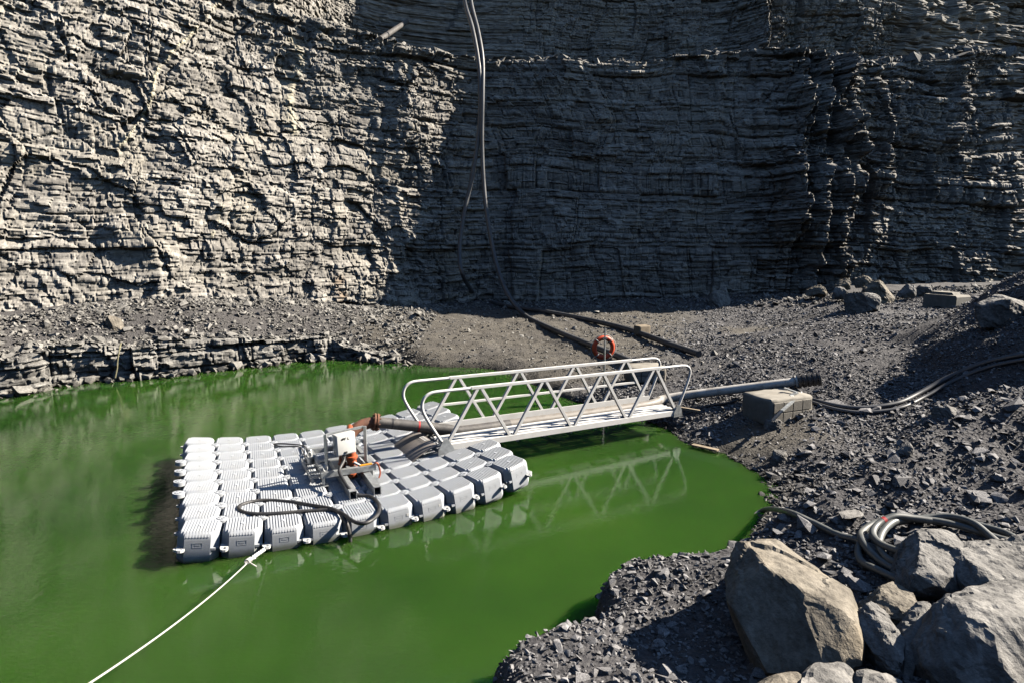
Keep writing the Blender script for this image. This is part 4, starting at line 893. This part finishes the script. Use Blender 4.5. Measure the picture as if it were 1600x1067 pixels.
far_boulder(1262, 1300, 444, 462, M['boulder'], 'broken pale rock at the foot of the sunlit ribs of the far cliff', 29, Y=29.5, strata=.02)
far_boulder(1108, 1148, 448, 484, M['greyboulder'], 'dark rock heap at the cliff foot left of the sunlit ribs', 30, Y=29.6, strata=.02)
far_boulder(160, 190, 494, 516, M['boulder'], 'pale slab tilted on the talus under the left cliff', 31, tilt=-.7)
far_boulder(1205, 1235, 700, 726, M['greyboulder'], 'dark rock at the water side of the ditch below the concrete block', 32, group='rocks on the near shore')
far_boulder(1400, 1435, 688, 716, M['greyboulder'], 'rounded pale grey stone on the ditch bank of the right slope', 33, group='rocks on the near shore')
far_boulder(1195, 1225, 648, 672, M['greyboulder'], 'angular rock leaning on the front of the concrete block', 34, group='rocks on the near shore', tilt=.4)
far_boulder(1462, 1505, 632, 652, M['greyboulder'], 'flat rock at the upper right slope below the black hoses', 35, group='rocks on the near shore')

# ------------------------------------------------------------------ loose stones
def stone_templates(n, npt, seed):
    out = []; r = np.random.RandomState(seed)
    while len(out) < n:
        q = r.normal(size=(npt, 3)); q /= np.linalg.norm(q, axis=1)[:, None]; q *= r.uniform(.75, 1.1, (npt, 1)); q = np.sign(q) * np.abs(q) ** .8
        bm = bmesh.new(); [bm.verts.new(v) for v in q]; h = bmesh.ops.convex_hull(bm, input=bm.verts[:])
        if len([v for v in bm.verts if v.link_faces]) < npt - 1: bm.free(); continue
        bmesh.ops.delete(bm, geom=[v for v in bm.verts if not v.link_faces], context='VERTS'); bmesh.ops.triangulate(bm, faces=bm.faces[:]); bm.verts.index_update()
        out.append((np.array([v.co for v in bm.verts]) * .5, np.array([[v.index for v in f.verts] for f in bm.faces]))); bm.free()
    return out
TPL = stone_templates(14, 8, 5)
def in_view(x, y, z, mx=170, my=170):
    zz = z - CAMH; zc = y * CP - zz * SP; yc = y * SP + zz * CP; ok = zc > .5; zc = np.maximum(zc, .5)
    px = 800 + FPX * x / zc; py = 533.5 - FPX * yc / zc
    return ok & (px > -mx) & (px < 1600 + mx) & (py < 1067 + my), px, py, zc
cliff_y = lambda x: np.interp(x, cp[:, 0], cp[:, 1])
STONES = []
def scatter(n, x0, x1, y0, y1, med, sig, lo, hi, mat, dens=None, flat=.55):
    x = RS.uniform(x0, x1, n); y = RS.uniform(y0, y1, n); z = terrain_z(x, y)
    ok, px, py, zc = in_view(x, y, z); ok &= (z > -.10) & (y < cliff_y(x) + .2)
    if dens is not None: ok &= RS.uniform(0, 1, n) < dens(x, y)
    x, y, z, px, py, zc = [a[ok] for a in (x, y, z, px, py, zc)]; m = len(x)
    s = np.clip(RS.lognormal(math.log(med), sig, m), lo, hi)
    STONES.append(dict(x=x, y=y, z=z, s=s, px=px, py=py, pxs=s / zc * FPX, mat=np.full(m, mat), flat=np.full(m, flat)))
clump = lambda x, y: np.clip(.75 + 1.3 * fbm(x * .8, y * .8, 91, 3), .15, 1)
nomud = lambda x, y: np.clip(1 - .92 * mud_fn(x, y), .05, 1) * clump(x, y)
scatter(44000, -1.6, 8.5, 2.6, 9.2, .040, .50, .018, .30, 0, clump)
scatter(48000, 1.2, 13, 9.2, 16, .050, .42, .022, .34, 0, nomud)
scatter(60000, 2, 26, 16, 31.5, .075, .38, .045, .42, 0, nomud)
scatter(480, 2.5, 9, 5.5, 13, .15, .35, .12, .38, 0, lambda x, y: np.clip(1 - mud_fn(x, y), 0, 1))
scatter(58000, -21, -3.2, 14, 31.5, .10, .50, .05, .60, 1, lambda x, y: np.clip(.55 + .5 * sstep(2.6, 1.2, cliff_y(x) - y) + fbm(x, y, 92, 3) * .6, .1, 1), .6)
scatter(9500, -5, 32, 28.2, 35, .13, .48, .06, .55, 1, lambda x, y: sstep(3.4, 1.4, cliff_y(x) - y + fbm(x, y, 93, 2) * .8), .6)
scatter(5200, -5, 7, 16, 31, .06, .45, .04, .3, 1, None, .6)
sel = RS.choice(np.where((lb_ + 0 * LZ).ravel() > .02)[0], 3800); x_, y_, z_ = LV[sel, 0] + RS.normal(0, .05, len(sel)), LV[sel, 1], LV[sel, 2]
ok, px_, py_, zc_ = in_view(x_, y_, z_); x_, y_, z_, px_, py_, zc_ = [a[ok] for a in (x_, y_, z_, px_, py_, zc_)]; s_ = np.clip(RS.lognormal(math.log(.12), .5, len(x_)), .05, .45)
STONES.append(dict(x=x_, y=y_, z=z_, s=s_, px=px_, py=py_, pxs=s_ / zc_ * FPX, mat=np.ones(len(x_)), flat=np.full(len(x_), .6)))
fs = np.where((LZ.ravel() > -.05) & (LZ.ravel() < .15) & (lb_ + 0 * LZ).ravel().__eq__(0))[0]; sel = RS.choice(fs, 900); x_, y_, z_ = LV[sel, 0], LV[sel, 1] - RS.uniform(0, .35, len(sel)), RS.uniform(-.08, .08, len(sel))
ok, px_, py_, zc_ = in_view(x_, y_, z_); x_, y_, z_, px_, py_, zc_ = [a[ok] for a in (x_, y_, z_, px_, py_, zc_)]; s_ = np.clip(RS.lognormal(math.log(.2), .45, len(x_)), .08, .6)
STONES.append(dict(x=x_, y=y_, z=z_, s=s_, px=px_, py=py_, pxs=s_ / zc_ * FPX, mat=np.ones(len(x_)), flat=np.full(len(x_), .6)))
bi = np.where((rz.ravel() == 1))[0]; rr_ = RS.choice(bi[1:5], 1500); cc_ = RS.choice(np.where((bx > -5) & (bx < 30))[0], 1500); x_, y_, z_ = VX[rr_, cc_], VY[rr_, cc_], VZ[rr_, cc_] - .3
ok, px_, py_, zc_ = in_view(x_, y_, z_); s_ = np.clip(RS.lognormal(math.log(.26), .5, 1500), .1, .8)
STONES.append(dict(x=x_, y=y_, z=z_, s=s_, px=px_, py=py_, pxs=s_ * 0 + .1, mat=np.ones(1500), flat=np.full(1500, .8)))
st = {k_: np.concatenate([d_[k_] for d_ in STONES]) for k_ in STONES[0]}
N = len(st['x']); order = np.argsort(-st['pxs'] * ((st['px'] > 0) & (st['px'] < 1600) & (st['py'] < 1067)))
big = order[:290]; isbig = np.zeros(N, bool); isbig[big] = True
def rots(n):
    a = RS.uniform(0, 2 * math.pi, n); t = RS.normal(0, .38, (n, 2)); ca, sa = np.cos(a), np.sin(a)
    Rz = np.zeros((n, 3, 3)); Rz[:, 0, 0] = ca; Rz[:, 0, 1] = -sa; Rz[:, 1, 0] = sa; Rz[:, 1, 1] = ca; Rz[:, 2, 2] = 1
    Rx = np.zeros((n, 3, 3)); c, s_ = np.cos(t[:, 0]), np.sin(t[:, 0]); Rx[:, 0, 0] = 1; Rx[:, 1, 1] = c; Rx[:, 1, 2] = -s_; Rx[:, 2, 1] = s_; Rx[:, 2, 2] = c
    Ry = np.zeros((n, 3, 3)); c, s_ = np.cos(t[:, 1]), np.sin(t[:, 1]); Ry[:, 1, 1] = 1; Ry[:, 0, 0] = c; Ry[:, 0, 2] = s_; Ry[:, 2, 0] = -s_; Ry[:, 2, 2] = c
    return np.einsum('nij,njk->nik', np.einsum('nij,njk->nik', Rx, Ry), Rz)
for mi, nm, lab in ((0, 'gravel', 'dark grey gravel and small stones covering the banks'), (1, 'talus_rubble', 'pale broken rubble along the foot of the cliffs')):
    idx = np.where((st['mat'] == mi) & ~isbig)[0]; VV = []; FF = []; TT = []; o_ = 0; tp = RS.randint(0, len(TPL), len(idx))
    for k_, (tv, tf) in enumerate(TPL):
        ii = idx[tp == k_]; n = len(ii)
        if not n: continue
        asp = np.c_[RS.uniform(.85, 1.35, n), RS.uniform(.65, 1.0, n), st['flat'][ii] * RS.uniform(.6, 1.3, n)] * st['s'][ii][:, None]
        v = np.einsum('nij,nkj->nki', rots(n), tv[None] * asp[:, None, :]) + np.c_[st['x'][ii], st['y'][ii], st['z'][ii] + st['s'][ii] * .12][:, None, :]
        VV.append(v.reshape(-1, 3)); FF.append((tf[None] + (np.arange(n) * len(tv))[:, None, None] + o_).reshape(-1, 3)); TT.append(np.repeat(RS.uniform(0, 1, n), len(tv))); o_ += n * len(tv)
    tag(mesh_np(nm, np.concatenate(VV), np.concatenate(FF), M['talus' if mi else 'gravel'], attrs={'tone': np.concatenate(TT)}), lab, 'gravel' if mi == 0 else 'rubble', kind='stuff')
BT = []
for tv, tf in stone_templates(10, 13, 9):
    for mi in (0, 1): BT.append(mesh_np('loose_stone', tv, tf, M['talus' if mi else 'gravel'], attrs={'tone': np.full(len(tv), random.uniform(.35, .85))}, make=False))
BIGPX = float(np.median(st['pxs'][big]))
MARKS = [(800, 1040, 'on the tip of the near bank'), (900, 1000, 'on the near bank above its tip'), (1000, 890, 'on the outer corner of the near bank'), (1050, 1000, 'in the shadow of the largest boulder'), (1090, 880, 'between the bank edge and the largest boulder'),
         (1230, 815, 'above the largest boulder by the hose tail'), (1330, 870, 'between the largest boulder and the hose coil'), (1400, 770, 'just above the left side of the hose coil'), (1540, 770, 'just above the right side of the hose coil'), (1480, 850, 'inside the hose coil'),
         (1400, 960, 'among the foreground boulders'), (1240, 745, 'at the water end of the ditch'), (1320, 740, 'on the near bank of the ditch'), (1420, 690, 'halfway up the right slope'), (1540, 680, 'on the right slope by the frame edge'), (1530, 610, 'on the right slope under the black hoses'),
         (1300, 660, 'in the ditch right of the concrete block'), (1170, 690, 'on the shore below the concrete block'), (1100, 640, 'by the shore end of the gangway'), (1330, 600, 'on the gravel behind the pipe coupling'), (1200, 560, 'on the gravel behind the steel pipe'), (1430, 530, 'on the gravel in front of the far boulders'), (1560, 960, 'on the boulders in the lower right corner')]
for i in big:
    px, y = st['px'][i], st['y'][i]; mi = int(st['mat'][i])
    x_ = st['x'][i]; sz_ = 'large' if st['pxs'][i] > BIGPX else 'small'
    if mi:
        if y > 28 and x_ > -3: where = 'at the foot of the shaded cliff'
        else: where = min(((-13.5, 'the far left end of the rock ledge'), (-10.5, 'the faded rope on the rock ledge'), (-8.0, 'the middle of the rock ledge'), (-5.5, 'the right end of the rock ledge'), (-3.2, 'the mud flat left of the gangway'), (1, 'the black pipes on the mud flat')), key=lambda q: abs(q[0] - x_))[1]; where = ('on the talus behind ' if y > 21 else 'by ') + where
        lab, grp = sz_ + ' pale loose stone ' + where, 'pale loose stones ' + where
    else:
        where = min(MARKS, key=lambda q: (q[0] - px) ** 2 + (q[1] - st['py'][i]) ** 2)[2]; lab, grp = sz_ + ' loose grey stone ' + where, 'loose grey stones ' + where
    s_ = st['s'][i]; o = inst('loose_stone', BT[2 * random.randrange(10) + mi], None, (st['x'][i], st['y'][i], st['z'][i] + s_ * .1), (random.uniform(-.4, .4), random.uniform(-.4, .4), random.uniform(0, 6.28)), (s_ * random.uniform(.9, 1.3), s_ * random.uniform(.7, 1), s_ * st['flat'][i] * random.uniform(.7, 1.2)))
    tag(o, lab, 'stone', grp)
